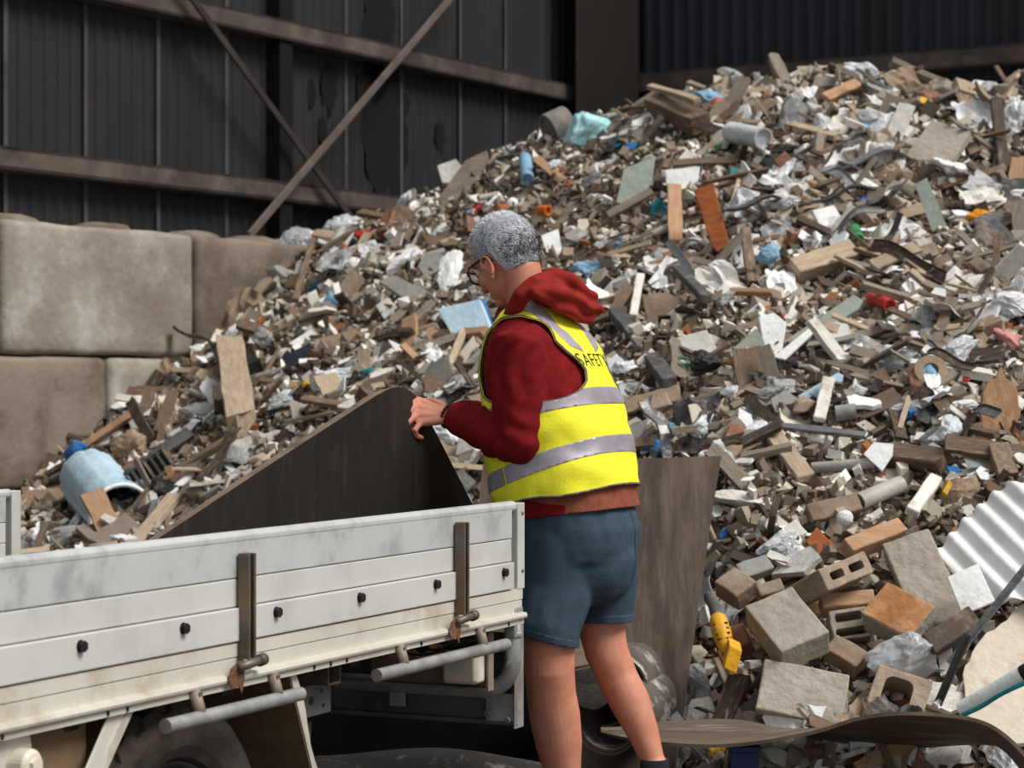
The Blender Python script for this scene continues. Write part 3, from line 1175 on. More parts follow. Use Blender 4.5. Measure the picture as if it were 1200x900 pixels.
def poly_sd(px, py, poly):
    """signed distance to a polygon, positive inside (numpy)"""
    poly = np.array(poly, float)
    d = np.full(px.shape, 1e9)
    ins = np.zeros(px.shape, bool)
    n = len(poly)
    for i in range(n):
        a, b = poly[i], poly[(i + 1) % n]
        e = b - a
        t = np.clip(((px - a[0]) * e[0] + (py - a[1]) * e[1]) / (e @ e), 0, 1)
        d = np.minimum(d, np.hypot(px - a[0] - t * e[0], py - a[1] - t * e[1]))
        c = (a[1] > py) != (b[1] > py)
        xi = a[0] + (py - a[1]) / (e[1] if abs(e[1]) > 1e-12 else 1e-12) * e[0]
        ins ^= c & (px < xi)
    return np.where(ins, d, -d)


def chaikin(poly, k=2, closed=True):
    p = [tuple(q) for q in poly]
    for _ in range(k):
        out = []
        n = len(p)
        for i in range(n if closed else n - 1):
            a, b = p[i], p[(i + 1) % n]
            out += [tuple(.75 * x + .25 * y for x, y in zip(a, b)), tuple(.25 * x + .75 * y for x, y in zip(a, b))]
        p = out
    return p


# materials
M['skin'] = mat('skin', srgb(202, 140, 114), srgb(186, 114, 92), 9, .55, 0, .05, 160, vary=0, spec=.35)
M['hoodie'] = mat('hoodie', srgb(124, 27, 29), srgb(104, 19, 23), 30, .95, 0, .12, 260, vary=0, spec=.1)
M['hood'] = mat('hood', srgb(142, 44, 38), srgb(120, 33, 30), 30, .95, 0, .12, 260, vary=0, spec=.1)  # hoodie red made lighter, with the light on the hood put into the colour
M['hem'] = mat('hem', srgb(138, 82, 62), srgb(118, 64, 49), 30, .95, 0, .12, 260, vary=0, spec=.1)
M['vest'] = mat('vest', srgb(244, 240, 66), srgb(236, 230, 50), 5, .7, 0, .1, 120, vary=0, spec=.2)
M['strip'] = mat('strip', srgb(170, 162, 172), srgb(152, 144, 154), 16, .45, .25, .06, 160, vary=0, spec=.5)
M['piping'] = mat('piping', srgb(120, 116, 112), srgb(100, 96, 92), 10, .8, 0, 0, vary=0)
M['shorts'] = mat('shorts', srgb(64, 80, 94), srgb(54, 68, 82), 24, .9, 0, .12, 220, vary=0, spec=.15)
M['hair'] = mat('hair', srgb(196, 198, 204), srgb(140, 141, 147), 70, .6, 0, .3, 300, stretch=(1, 1, .35), vary=0, dirt=srgb(110, 110, 116), dirt_amt=.3, dirt_scale=13)
M['sock'] = mat('sock', srgb(30, 32, 38), srgb(22, 24, 28), 40, .95, 0, .2, 200, vary=0)
M['shoe'] = mat('shoe', srgb(64, 58, 52), srgb(46, 42, 38), 12, .7, 0, .1, vary=0)
M['ink'] = mat('ink', srgb(30, 30, 26), srgb(24, 24, 22), 10, .7, 0, 0, vary=0)
M['lens'] = mat('lens', (1, 1, 1), (1, 1, 1), 5, .03, 0, 0, vary=0, trans=1.0)

man = props(empty('person', ML(0, 0, 0)), 'grey-haired person in red hoodie, yellow vest and blue-grey shorts lifting a dark rubber sheet', 'person')

# ---- head frame
HC = P(590.5, 296, 7.03)
PITCH = R(33)
HF0 = HFD
HF = HF0 * math.cos(PITCH) - ZV * math.sin(PITCH)
HU = HF0 * math.sin(PITCH) + ZV * math.cos(PITCH)
HL = Vector((-HFD.y, HFD.x, 0))
HS = 1.06


def HP(a, b, c):
    return HC + (HF * a + HL * b + HU * c) * HS


B = MB()


def hell(c, r, nu=24, nv=16):
    B.ellipsoid(HP(*c), HF * r[0] * HS, HL * r[1] * HS, HU * r[2] * HS, nu, nv)


hell((-.002, 0, .005), (.100, .077, .100), 32, 20)
hell((.030, 0, -.030), (.066, .066, .085))
hell((.040, 0, -.075), (.058, .057, .062))
hell((.076, 0, -.115), (.026, .030, .022))
hell((.082, 0, -.086), (.024, .028, .018))
hell((.095, 0, -.083), (.012, .022, .006))
hell((.094, 0, -.094), (.012, .020, .006))
hell((.075, .03, -.045), (.028, .028, .026))
hell((.075, -.03, -.045), (.028, .028, .026))
hell((.080, 0, .016), (.022, .058, .014))
B.capsule([HP(.094, 0, -.004), HP(.108, 0, -.03), HP(.118, 0, -.05)], [.009, .010, .013])
hell((.108, .012, -.055), (.01, .008, .008))
hell((.108, -.012, -.055), (.01, .008, .008))
for s in (1, -1):
    # ear: bowl, rim and lobe
    hell((.012, s * .078, -.048), (.017, .006, .027), 16, 10)
    rim = []
    for q in range(-70, 200, 18):
        a = R(q)
        rim.append(HP(.014 - .021 * math.cos(a) * (.9 if q < 90 else .75), s * (.083 + .006 * (1 - abs(math.cos(a)) * .2)), -.042 + .031 * math.sin(a)))
    B.capsule(rim, [.0045] * len(rim), 10)
    hell((.019, s * .080, -.075), (.009, .006, .010), 12, 8)
# neck
NB = ML(.168, 0, 1.50)
B.capsule([HP(-.028, 0, -.03), HP(-.030, 0, -.08), (HP(-.030, 0, -.08) + NB) / 2 + FD * .004, NB, NB - ZV * .08], [.060, .060, .062, .070, .08], 24)
# throat
B.capsule([HP(.04, 0, -.10), HP(.0, 0, -.125), NB + FD * .03], [.03, .04, .045], 16)


def ring(f, z, d, w, p=2.5, n=40):
    out = []
    for k in range(n):
        q = 2 * math.pi * k / n
        c, s = math.cos(q), math.sin(q)
        out.append(ML(f + d * math.copysign(abs(c) ** (2 / p), c), w * math.copysign(abs(s) ** (2 / p), s), z))
    return out


TORSO = [(.86, .004, .164, .188), (.90, .014, .170, .194), (.95, .036, .176, .198), (1.0, .056, .180, .201), (1.1, .074, .180, .205), (1.2, .088, .177, .211), (1.3, .108, .170, .217),
         (1.38, .124, .158, .218), (1.44, .138, .138, .206), (1.485, .150, .112, .178), (1.52, .160, .086, .135), (1.55, .168, .068, .090), (1.575, .175, .05, .06)]


def torso_mb(mb, dd, dw, z0=0, z1=9, dz=0):
    mb.loft([ring(f, z + dz, d + (dd(z) if callable(dd) else dd), w + (dw(z) if callable(dw) else dw)) for z, f, d, w in TORSO if z0 <= z <= z1])


torso_mb(B, -.042, -.042)
# legs
nK, nC, nA = P(644, 786, 6.80), P(650, 838, 6.835), P(662, 925, 6.86)
fK, fC, fA = P(711, 764, 6.99), P(739, 824, 6.97), P(767, 898, 6.93)
B.capsule([ML(.015, .095, .90), ML(.025, .10, .72), P(643, 745, 6.80), nK, P(646, 812, 6.818), nC, P(655, 872, 6.85), nA], [.10, .095, .079, .0745, .0735, .0765, .070, .046], 28)
B.capsule([ML(.0, -.095, .90), ML(-.005, -.10, .74), P(705, 738, 7.0), fK, P(724, 795, 6.985), fC, P(755, 862, 6.95), fA], [.10, .092, .072, .066, .062, .0615, .047, .034], 28)
# kneecap and heel masses
B.ellipsoid(nK + FD * .035, FD * .04, LD * .045, ZV * .05)
B.ellipsoid(fK + FD * .03, FD * .04, LD * .045, ZV * .05)
footn, footf = Vector((nA.x, nA.y, .05)), Vector((fA.x, fA.y, .075))
for a, ft in ((nA, footn), (fA, footf)):
    B.capsule([a, ft - FD * .02], [.042, .04], 16)
    B.capsule([ft - FD * .05, ft + FD * .06, ft + FD * .17 - ZV * .02], [(.04, .036), (.035, .045), (.022, .045)], 16)
# left arm (near) and right arm
SHL, ELL, WRL = ML(.10, .215, 1.435), P(606, 518, 6.745), P(531, 489, 6.885)
SHR, ELR, WRR = ML(.14, -.205, 1.435), ML(.29, -.27, 1.18), P(534, 484, 7.14)
B.capsule([SHL - LD * .02 - ZV * .02, SHL.lerp(ELL, .5), ELL], [.050, .050, .045], 18)
B.capsule([ELL, ELL.lerp(WRL, .35), WRL], [.047, .047, .031], 18)
B.capsule([SHR + LD * .02 - ZV * .02, SHR.lerp(ELR, .5), ELR], [.050, .050, .045], 18)
B.capsule([ELR, ELR.lerp(WRR, .35), WRR], [.047, .047, .031], 18)


def hand(wr, kn, fingers, thumb, palm_side):
    """wr: wrist; kn: four knuckles (index first); fingers: for each a list of 3 points after the knuckle"""
    # back of the hand: a strip of capsules from wrist to each knuckle
    rr = [.0135, .0140, .0135, .0125]
    for k, q in enumerate(kn):
        st = wr + (q - wr) * .18 + palm_side * .003
        B.capsule([st, st.lerp(q, .55), q], [.017, .0155, rr[k] - .0005], 14)
        B.ellipsoid(q, Vector((.0125, 0, 0)), Vector((0, .0125, 0)), Vector((0, 0, .0125)), 14, 10)
    c = (kn[0] + kn[1] + kn[2] + kn[3]) / 4
    B.capsule([wr, wr.lerp(c, .5) + palm_side * .008, wr.lerp(c, .85) + palm_side * .006], [(.026, .026), (.024, .024), (.02, .02)], 18)
    fr = [(.0112, .0108, .0098, .0088), (.0116, .0110, .0100, .0090), (.0112, .0106, .0096, .0086), (.0102, .0096, .0088, .0080)]
    for k, q in enumerate(kn):
        B.capsule([q] + fingers[k], list(fr[k]), 12)
    B.capsule(thumb, [.017, .0135, .0105, .0085][:len(thumb)], 12)


hand(WRL,
     [P(489.5, 469, 6.915), P(486.5, 477, 6.885), P(488.0, 486.5, 6.866), P(492.5, 495.5, 6.860)],
     [[P(476.5, 473, 6.856), P(470, 482, 6.846), P(471, 490, 6.852)],
      [P(474.5, 484, 6.832), P(470.5, 493, 6.834), P(473.5, 500, 6.844)],
      [P(477.5, 495, 6.826), P(476.5, 503.5, 6.836), P(481, 508, 6.848)],
      [P(485.5, 505, 6.830), P(488.5, 511, 6.844), P(494, 513, 6.858)]],
     [P(519, 478, 6.93), P(508, 471, 6.955), P(497, 470, 6.965), P(488, 476, 6.970)],
     Vector((-.1, .8, -.3)).normalized())
# right hand, curled the same way on the far side
kr = [WRR + FD * .085 + LD * (.03 - .019 * k) + ZV * (-.004 * k * k * .3) for k in range(4)]
hand(WRR, kr, [[q + FD * .038 - ZV * .012, q + FD * .045 - ZV * .036, q + FD * .025 - ZV * .045] for q in kr],
     [WRR + FD * .03 + LD * .03 - ZV * .01, WRR + FD * .055 + LD * .045 - ZV * .02, WRR + FD * .085 + LD * .045 - ZV * .035, WRR + FD * .10 + LD * .035 - ZV * .045], -ZV)

bme = remeshed(B, .0042, 3, .4)
bme.polygons.foreach_set('use_smooth', [True] * len(bme.polygons))
bco, bno, btr = arrays(bme)
# creases on the skin: none needed beyond the form
body = link('body', bme, M['skin'], man)

# ---- hair from the scalp
d = (bco - np.array(HC)) / HS
ha, hb, hc = d @ np.array(HF), d @ np.array(HL), d @ np.array(HU)
la = [-.13, -.085, -.050, -.018, -.008, .006, .018, .030, .034, .046, .050, .058, .078, .12]
lc = [-.078, -.086, -.088, -.074, -.030, -.008, -.006, -.012, -.010, -.008, -.002, .022, .048, .062]
line = np.interp(ha, la, lc)
gh = hc - line + .0015 * np.sin(ha * 500)
gh = np.where((np.linalg.norm(d, axis=1) < .16) & (np.abs(hb) < .0885 - np.where((ha > -.014) & (ha < .05) & (hc < -.008), .022, 0)), gh, -1)
hco, hno, htr = clip(bco, bno, btr, gh)
dh = (hco - np.array(HC)) / HS
h_a, h_c = dh @ np.array(HF), dh @ np.array(HU)
lift = np.clip((h_c - np.interp(h_a, la, lc)) / .05, 0.05, 1)
nz = np.array([noise.noise(Vector(v) * 55) * .0028 + noise.noise(Vector((v[0] * 160, v[1] * 160, v[2] * 60))) * .0015 for v in hco])
off = .002 + lift * (.009 + .006 * np.clip(h_c / .1, 0, 1)) + nz
hair = shell('hair', hco, hno, htr, off, M['hair'], man, 0)
# short strands: silver, and dark where the hair has kept its colour (nape and crown)
M['hair_silver'] = mat('hair_silver', srgb(232, 234, 240), srgb(196, 198, 206), 60, .5, 0, 0, vary=.3, island=True)
M['hair_dark'] = mat('hair_dark', srgb(84, 84, 88), srgb(58, 58, 62), 60, .5, 0, 0, vary=.3, island=True)
r3 = random.Random(3)
hn = hno / (np.linalg.norm(hno, axis=1, keepdims=True) + 1e-9)
h_b = dh @ np.array(HL)
sets = {'silver': MB(), 'dark': MB()}
for k in [r3.randrange(len(hco)) for _ in range(9000)]:
    p = Vector(hco[k] + hn[k] * off[k] * .75)
    n = Vector(hn[k])
    a_, c_ = h_a[k], h_c[k]
    pd = .08 + .85 * max(0, min(1, (-.025 - a_) / .03)) * max(0, min(1, (.02 - c_) / .03)) + .6 * max(0, min(1, (c_ - .078) / .02)) * (1 if a_ > -.03 else .3)
    w_ = 'dark' if r3.random() < pd else 'silver'
    dirn = (-HF * .5 - HU * .75) if c_ < .065 else (HF * .75 + HL * r3.uniform(-.5, .5) + HU * .1)
    t = (dirn - n * dirn.dot(n)).normalized() + n * r3.uniform(.15, .6) + Vector((r3.uniform(-.3, .3), r3.uniform(-.3, .3), r3.uniform(-.3, .3)))
    L = r3.uniform(.009, .017) * (.45 + .75 * lift[k])
    sd_ = t.cross(n).normalized() * .0009
    q = p + t.normalized() * L
    m_ = p.lerp(q, .55) + n * .0012
    sets[w_].add([p - sd_, p + sd_, m_ + sd_ * .8, q, m_ - sd_ * .8], [(0, 1, 2, 4), (4, 2, 3)])
sets['silver'].build('hair_strands', M['hair_silver'], hair)
sets['dark'].build('dark_hair', M['hair_dark'], hair)['label'] = 'darker hair at the nape and crown'
# eyes and brows (turned away)
for s in (1, -1):
    m2 = MB(); m2.ellipsoid(HP(.088, s * .031, -.012), HF * .012, HL * .012, HU * .012, 14, 10)
    m2.build('eye', M['lamp_white'], man, True)
    m3 = MB(); m3.ellipsoid(HP(.0985, s * .031, -.013), HF * .003, HL * .006, HU * .006, 10, 8); m3.build('iris', M['ink'], man, True)
    m4 = MB(); m4.capsule([HP(.100, s * .016, .010), HP(.100, s * .032, .015), HP(.088, s * .05, .010)], [.0035, .004, .003], 8); m4.build('eyebrow', M['hair'], man, True)
# glasses
gl = None
mb = MB()
for s in (1, -1):
    c = HP(.116, s * .034, -.014)
    rim = []
    for k in range(25):
        q = 2 * math.pi * k / 24
        rim.append(c + HL * (.0265 * HS * max(-.92, min(.92, 1.15 * math.cos(q)))) + HU * (.021 * HS * max(-.9, min(.9, 1.15 * math.sin(q)))) - HF * (.010 * abs(math.cos(q)) * (1 if math.cos(q) * s > 0 else 0)))
    mb.tube(rim, .0034, 8, cap=False)
    mb.tube([HP(.108, s * .060, -.006), HP(.085, s * .074, -.002), HP(.045, s * .080, -.008), HP(.014, s * .086, -.012), HP(-.002, s * .085, -.022), HP(-.010, s * .082, -.040)], [(.0042, .0022)] * 6, 8)
mb.tube([HP(.117, .012, -.008), HP(.121, 0, -.005), HP(.117, -.012, -.008)], .002, 8)
glasses = mb.build('glasses', M['black_plastic'], man, True)
for s in (1, -1):
    c = HP(.114, s * .034, -.014)
    m2 = MB()
    ringp = [c + HL * (.0245 * HS * math.cos(2 * math.pi * k / 24)) + HU * (.0195 * HS * math.sin(2 * math.pi * k / 24)) for k in range(24)]
    m2.prism(ringp, HF * .0015)
    m2.build('lens', M['lens'], glasses)
# bracelet of dark beads
wd = (WRL - ELL).normalized()
e1_ = wd.cross(ZV).normalized(); e2_ = wd.cross(e1_)
mb = MB()
cw = P(526.5, 487.3, 6.895)
for k in range(20):
    q = 2 * math.pi * k / 20
    c = cw + e1_ * .036 * math.cos(q) + e2_ * .036 * math.sin(q)
    mb.ellipsoid(c, wd * .0058, e1_ * .0058, e2_ * .0058, 10, 8)
mb.tube([cw + e1_ * .035 * math.cos(2 * math.pi * k / 24) + e2_ * .035 * math.sin(2 * math.pi * k / 24) for k in range(25)], .003, 6, cap=False)
mb.build('bead_bracelet', M['black_plastic'], man, True)

# ---- hoodie
H = MB()
torso_mb(H, 0, 0)
H.capsule([SHL + LD * -.05, SHL, SHL.lerp(ELL, .35), SHL.lerp(ELL, .7) , ELL + Vector((.006, 0, .01))], [.075, .083, .082, .076, .071], 26)
H.capsule([ELL + Vector((.006, 0, .006)), ELL.lerp(WRL, .3), ELL.lerp(WRL, .65), ELL.lerp(WRL, .88)], [.071, .066, .056, .049], 26)
cuff = ELL.lerp(WRL, .98)
H.capsule([ELL.lerp(WRL, .86), cuff], [.047, .041], 22)
H.capsule([SHR - LD * -.05, SHR, SHR.lerp(ELR, .5), ELR], [.075, .083, .08, .07], 22)
H.capsule([ELR, ELR.lerp(WRR, .4), ELR.lerp(WRR, .9)], [.07, .062, .045], 22)
hme = remeshed(H, .0075, 7, .5)
hc_, hn_, ht_ = arrays(hme)
F_, L_, Z_ = loc3(hc_)


def fold_noise(co, sc=(1, 1, 1), k=9, seed=0):
    return np.array([noise.noise(Vector((v[0] * sc[0] * k + seed, v[1] * sc[1] * k, v[2] * sc[2] * k))) for v in co])


axis = np.array((WRL - ELL).normalized())
tf = (hc_ - np.array(ELL)) @ axis / (WRL - ELL).length
near_arm = np.clip((L_ - .14) / .04, 0, 1)
creases = np.sin(tf * 21 + 5.0 * fold_noise(hc_, k=7, seed=11) + 1.5 * np.sin((hc_ - np.array(ELL)) @ np.array(ZV) * 22)) * np.exp(-((tf - .35) / .4) ** 2) * near_arm * ((tf > -.3) & (tf < 1.0))
upper = np.sin((Z_ - .55 * F_) * 95 + 1.2) * np.exp(-((Z_ - 1.20) / .06) ** 2) * near_arm * np.clip(.3 - tf, 0, .3) * 3
disp = .0055 * fold_noise(hc_, k=8) + .004 * fold_noise(hc_, (1, 1, .5), 18, 5) + .0050 * creases + .004 * upper
hc_ = hc_ + hn_ * disp[:, None]
hme.vertices.foreach_set('co', hc_.ravel())
hme.polygons.foreach_set('use_smooth', [True] * len(hme.polygons))
hme.update()
hc_, hn_, ht_ = arrays(hme)
F_, L_, Z_ = loc3(hc_)
# cut away what lies below the waist and the sleeve mouths
g_ = Z_ - (.955 - .05 * F_)
cco, cno, ctr = clip(hc_, hn_, ht_, g_)
for el, wr in ((ELL, WRL), (ELR, WRR)):
    ax_ = np.array((wr - el).normalized()); ln = (wr - el).length
    tt = (cco - np.array(el)) @ ax_ / ln
    rad = np.linalg.norm(cco - np.array(el) - np.outer(tt * ln, ax_), axis=1)
    g_ = np.where((rad < .1) & (tt > .5), 1.0 - tt, 1.0)
    cco, cno, ctr = clip(cco, cno, ctr, g_)
hoodie = shell('hoodie', cco, cno, ctr, 0.0, M['hoodie'], man, .003)
# ribbed cuff seam
mb = MB()
cp = ELL.lerp(WRL, .90)
mb.tube([cp + e1_ * .0475 * math.cos(2 * math.pi * k / 30) + e2_ * .0475 * math.sin(2 * math.pi * k / 30) for k in range(31)], .0022, 6, cap=False)
mb.build('cuff_seam', M['hoodie'], hoodie, True)

# hood, lying on the back
K = MB()
K.capsule([P(602, 362, 6.88), P(611, 347, 6.85), P(626, 335, 6.86), P(645, 329, 6.91), P(663, 333, 6.97), P(680, 345, 7.02)], [.024, .027, .031, .038, .042, .036], 18)
K.capsule([P(628, 343, 6.83), P(650, 346, 6.86), P(672, 355, 6.92), P(692, 363, 7.0)], [.022, .033, .040, .030], 18)
K.capsule([P(648, 322, 6.98), P(658, 318, 7.02), P(668, 330, 7.06)], [.016, .016, .024], 14)
K.capsule([P(652, 358, 6.86), P(668, 365, 6.90), P(688, 371, 6.98)], [.016, .024, .022], 16)
K.capsule([P(680, 345, 7.02), P(694, 356, 7.05), P(700, 364, 7.04)], [.036, .030, .020], 16)
K.capsule([P(660, 330, 7.02), P(648, 326, 7.13), P(622, 335, 7.17), P(600, 352, 7.14), P(590, 372, 7.06), P(592, 386, 6.98)], [.03, .034, .034, .032, .028, .02], 18)
K.capsule([P(602, 362, 6.88), P(596, 374, 6.92), P(592, 384, 6.96)], [.024, .022, .02], 14)
K.capsule([P(640, 345, 6.92), P(664, 350, 7.0), P(684, 356, 7.03)], [.045, .05, .035], 18)
kme = remeshed(K, .006, 6, .5)
kc, kn_, kt = arrays(kme)
kd = .005 * fold_noise(kc, (1, 1, 1.4), 14, 2) + .0060 * np.sin(((kc[:, 0] * .5 + kc[:, 2] * 1.0) * 120) + 3 * fold_noise(kc, k=9, seed=4)) * np.clip((kc[:, 0] - .05) / .1, 0, 1)
kc = kc + kn_ * kd[:, None]
kme.vertices.foreach_set('co', kc.ravel())
kme.polygons.foreach_set('use_smooth', [True] * len(kme.polygons))
kme.update()
link('hood', kme, M['hood'], man)

# rust-coloured hem showing below the vest, dark red under it
HB = MB()
torso_mb(HB, .015, .010, .86, 1.2)
hb_me = remeshed(HB, .009, 4)
xc, xn, xt = arrays(hb_me)
f_, l_, z_ = loc3(xc)
dpl = .004 * fold_noise(xc, (1, 1, .4), 14, 9)
xc = xc + xn * dpl[:, None]
f_, l_, z_ = loc3(xc)
edge = .943 - .13 * f_
c1, n1, t1 = clip(xc, xn, xt, np.minimum(z_ - edge, 1.02 - .20 * (f_ - .06) - z_))
shirt = shell('shirt_hem', c1, n1, t1, 0.0, M['hem'], man, .003)
f_, l_, z_ = loc3(c1)
gg = np.minimum(.972 - .05 * (f_ - .05) - z_ + .15 * (f_ + .02), f_ + .04)
c2, n2, t2 = clip(c1, n1, t1, gg)
shell('red_hem', c2, n2, t2, .0035, M['hoodie'], shirt, .001)

# ---- vest
V = MB()
vd = lambda z: np.interp(z, [.9, 1.1, 1.3, 1.45, 1.6], [.036, .028, .018, .013, .012])
torso_mb(V, vd, vd)
for s, S in ((1, SHL), (-1, SHR)):
    V.capsule([S - LD * s * .07 + ZV * .012, S + LD * s * .01], [.078, .096], 22)
    V.capsule([ML(.165, s * .075, 1.475), ML(.12, s * .165, 1.455)], [.062, .07], 20)
vme = remeshed(V, .0075, 8, .5)
vc, vn, vt = arrays(vme)
f_, l_, z_ = loc3(vc)
drape = .006 * fold_noise(vc, (1, 1, .6), 7, 1) + .0045 * np.sin((z_ * 1.0 + f_ * .9 - l_ * .5) * 42 + 3 * fold_noise(vc, k=4, seed=8)) * np.exp(-((z_ - 1.16) / .14) ** 2) + .003 * fold_noise(vc, (1, 1, 1), 20, 6)
hemw = np.clip((1.08 - z_) / .12, 0, 1) * .006 * np.sin(f_ * 38 + l_ * 22)
vc = vc + vn * (drape + hemw)[:, None]
f_, l_, z_ = loc3(vc)
vme.vertices.foreach_set('co', vc.ravel()); vme.update()
vc, vn, vt = arrays(vme)
f_, l_, z_ = loc3(vc)
TZ = np.array([t[0] for t in TORSO]); TFC = np.array([t[1] for t in TORSO])


def vest_field(f, l, z):
    hem = z - (.986 - .20 * (f - .06) + .006 * np.sin(f * 25))
    back = np.interp(z, [1.262, 1.275, 1.29, 1.31, 1.34, 1.372, 1.40, 1.43, 1.46, 1.49, 1.53], [.40, .24, .185, .140, .100, .088, .104, .130, .146, .146, .138])
    front = np.interp(z, [1.245, 1.265, 1.30, 1.36, 1.45, 1.53], [.40, .24, .19, .165, .15, .138])
    t = np.clip((f - np.interp(z, TZ, TFC) + .03) / .1, 0, 1)
    hole = np.abs(l) - (back * (1 - t) + front * t)
    neck = 1.585 - z - .25 * np.clip(f - .18, 0, 1) - np.where(f > .18, np.clip(.09 - np.abs(l), 0, 1) * 2.0, 0)
    return np.minimum(np.minimum(hem, -hole * .8), neck)


gv = vest_field(f_, l_, z_)
wc, wn, wt = clip(vc, vn, vt, gv)
vest = shell('safety_vest', wc, wn, wt, 0.0, M['vest'], man, .0025)
f_, l_, z_ = loc3(wc)


def band(lo, hi, slope, extra=None, name='reflective_strip'):
    zz = z_ - slope * (f_ - .06)
    g = np.minimum(zz - lo, hi - zz)
    if extra is not None: g = np.minimum(g, extra)
    a, b, c = clip(wc, wn, wt, g)
    return shell(name, a, b, c, .0032, M['strip'], vest, .001)


band(1.238, 1.290, -.23)
band(1.062, 1.116, -.36)
# shoulder strips: run down the back from the shoulders
for s in (1, -1):
    ls_ = s * l_
    path = np.interp(z_, [1.42, 1.46, 1.50, 1.54], [.066, .080, .090, .086])
    g = np.minimum(.024 - np.abs(ls_ - path), z_ - (1.432 + .35 * (ls_ - .07)))
    g = np.where(f_ < .20, g, -1)
    a, b, c = clip(wc, wn, wt, g)
    if len(c): shell('shoulder_strip', a, b, c, .0032, M['strip'], vest, .001)
# grey binding along armholes and hem: a thin band of the field
gi = vest_field(f_, l_, z_)
a, b, c = clip(wc, wn, wt, .0055 - gi)
shell('binding', a, b, c, .002, M['piping'], vest, .003)
# side seam closure
a, b, c = clip(wc, wn, wt, np.where(l_ > .05, .008 - np.abs(f_ - .15 - .2 * (z_ - 1.06)), -1) * np.where(True, 1, 1))
m_, k_, q_ = a, b, c
fz = loc3(m_)
cl = np.minimum(fz[2] - 1.03, 1.32 - fz[2])
m_, k_, q_ = clip(m_, k_, q_, cl)
if len(q_): shell('closure_tape', m_, k_, q_, .0022, M['vest'], vest, .002)

# lettering across the back
VB = BVHTree.FromPolygons([Vector(v) for v in wc], [tuple(t) for t in wt.tolist()])
cu = bpy.data.curves.new('t', 'FONT')
cu.body = 'SAFETY'
cu.size = .058
cu.align_x = 'CENTER'
cu.space_character = 1.12
to = bpy.data.objects.new('t', cu)
COL.objects.link(to)
bpy.context.view_layer.update()
dg = bpy.context.evaluated_depsgraph_get()
tme = bpy.data.meshes.new_from_object(to.evaluated_get(dg))
bpy.data.objects.remove(to)
bm = bmesh.new(); bm.from_mesh(tme)
bmesh.ops.triangulate(bm, faces=bm.faces)
bmesh.ops.subdivide_edges(bm, edges=[e for e in bm.edges if e.calc_length() > .012], cuts=2)
for v in bm.verts:
    u, t = v.co.x, v.co.y
    src = ML(-.6, 0, 0) + LD * (-u) + ZV * (1.384 + t * .95)
    h = VB.ray_cast(src, FD)
    if h[0] is None:
        h = (src + FD * .6, -FD, 0, 0)
    v.co = h[0] - FD * .0042
bm.to_mesh(tme); bm.free()
link('back_lettering', tme, M['ink'], vest)

# ---- shorts
S = MB()
S.loft([ring(f, z, d, w, 2.3) for z, f, d, w in ((.80, .010, .155, .192), (.84, .010, .166, .198), (.90, .014, .172, .202), (.95, .034, .172, .204), (.985, .05, .172, .205), (1.01, .058, .172, .205))])
nH, fH = P(641, 768, 6.80), P(708, 752, 6.99)
S.capsule([ML(.02, .10, .86), ML(.028, .108, .72), P(641, 735, 6.79), nH], [.108, .106, .094, .092], 28)
S.capsule([ML(-.012, -.095, .86), ML(-.012, -.10, .74), P(707, 715, 6.99), fH], [.118, .114, .095, .086], 28)
S.ellipsoid(ML(-.035, 0, .81), FD * .125, LD * .16, ZV * .15)
sme = remeshed(S, .0075, 8, .5)
sc_, sn_, st_ = arrays(sme)
f_, l_, z_ = loc3(sc_)
dp = .006 * fold_noise(sc_, (1, 1, .45), 9, 3) + .0035 * fold_noise(sc_, (1, 1, .6), 22, 7) + .005 * np.sin((z_ + .8 * f_) * 70) * np.exp(-((z_ - .88) / .07) ** 2) * np.clip(f_ * 6, 0, 1)
sc_ = sc_ + sn_ * dp[:, None]
sme.vertices.foreach_set('co', sc_.ravel()); sme.update()
sc_, sn_, st_ = arrays(sme)
f_, l_, z_ = loc3(sc_)
wx = 600 + FPX * sc_[:, 0] / sc_[:, 1]
hemz = np.where(l_ > .0, .572 - (wx - 640) * .0006, .608)
g_ = np.minimum(z_ - hemz, .972 - .10 * f_ - z_)
pc, pn, pt = clip(sc_, sn_, st_, g_)
shorts = shell('shorts', pc, pn, pt, 0.0, M['shorts'], man, .003)
f_, l_, z_ = loc3(pc)
wx = 600 + FPX * pc[:, 0] / pc[:, 1]
hz_ = np.where(l_ > .0, .572 - (wx - 640) * .0006, .608)
a, b, c = clip(pc, pn, pt, .024 - (z_ - hz_))
shell('hem_band', a, b, c, .002, M['shorts'], shorts, .002)
a, b, c = clip(pc, pn, pt, np.where((np.abs(l_) < .2), .006 - np.abs(l_ + .035 + .0 * z_), -1))
m_, k_, q_ = clip(a, b, c, np.minimum(loc3(a)[2] - .74, -.02 - loc3(a)[0]))
if len(q_): shell('seat_seam', m_, k_, q_, .0015, M['shorts'], shorts, .0015)

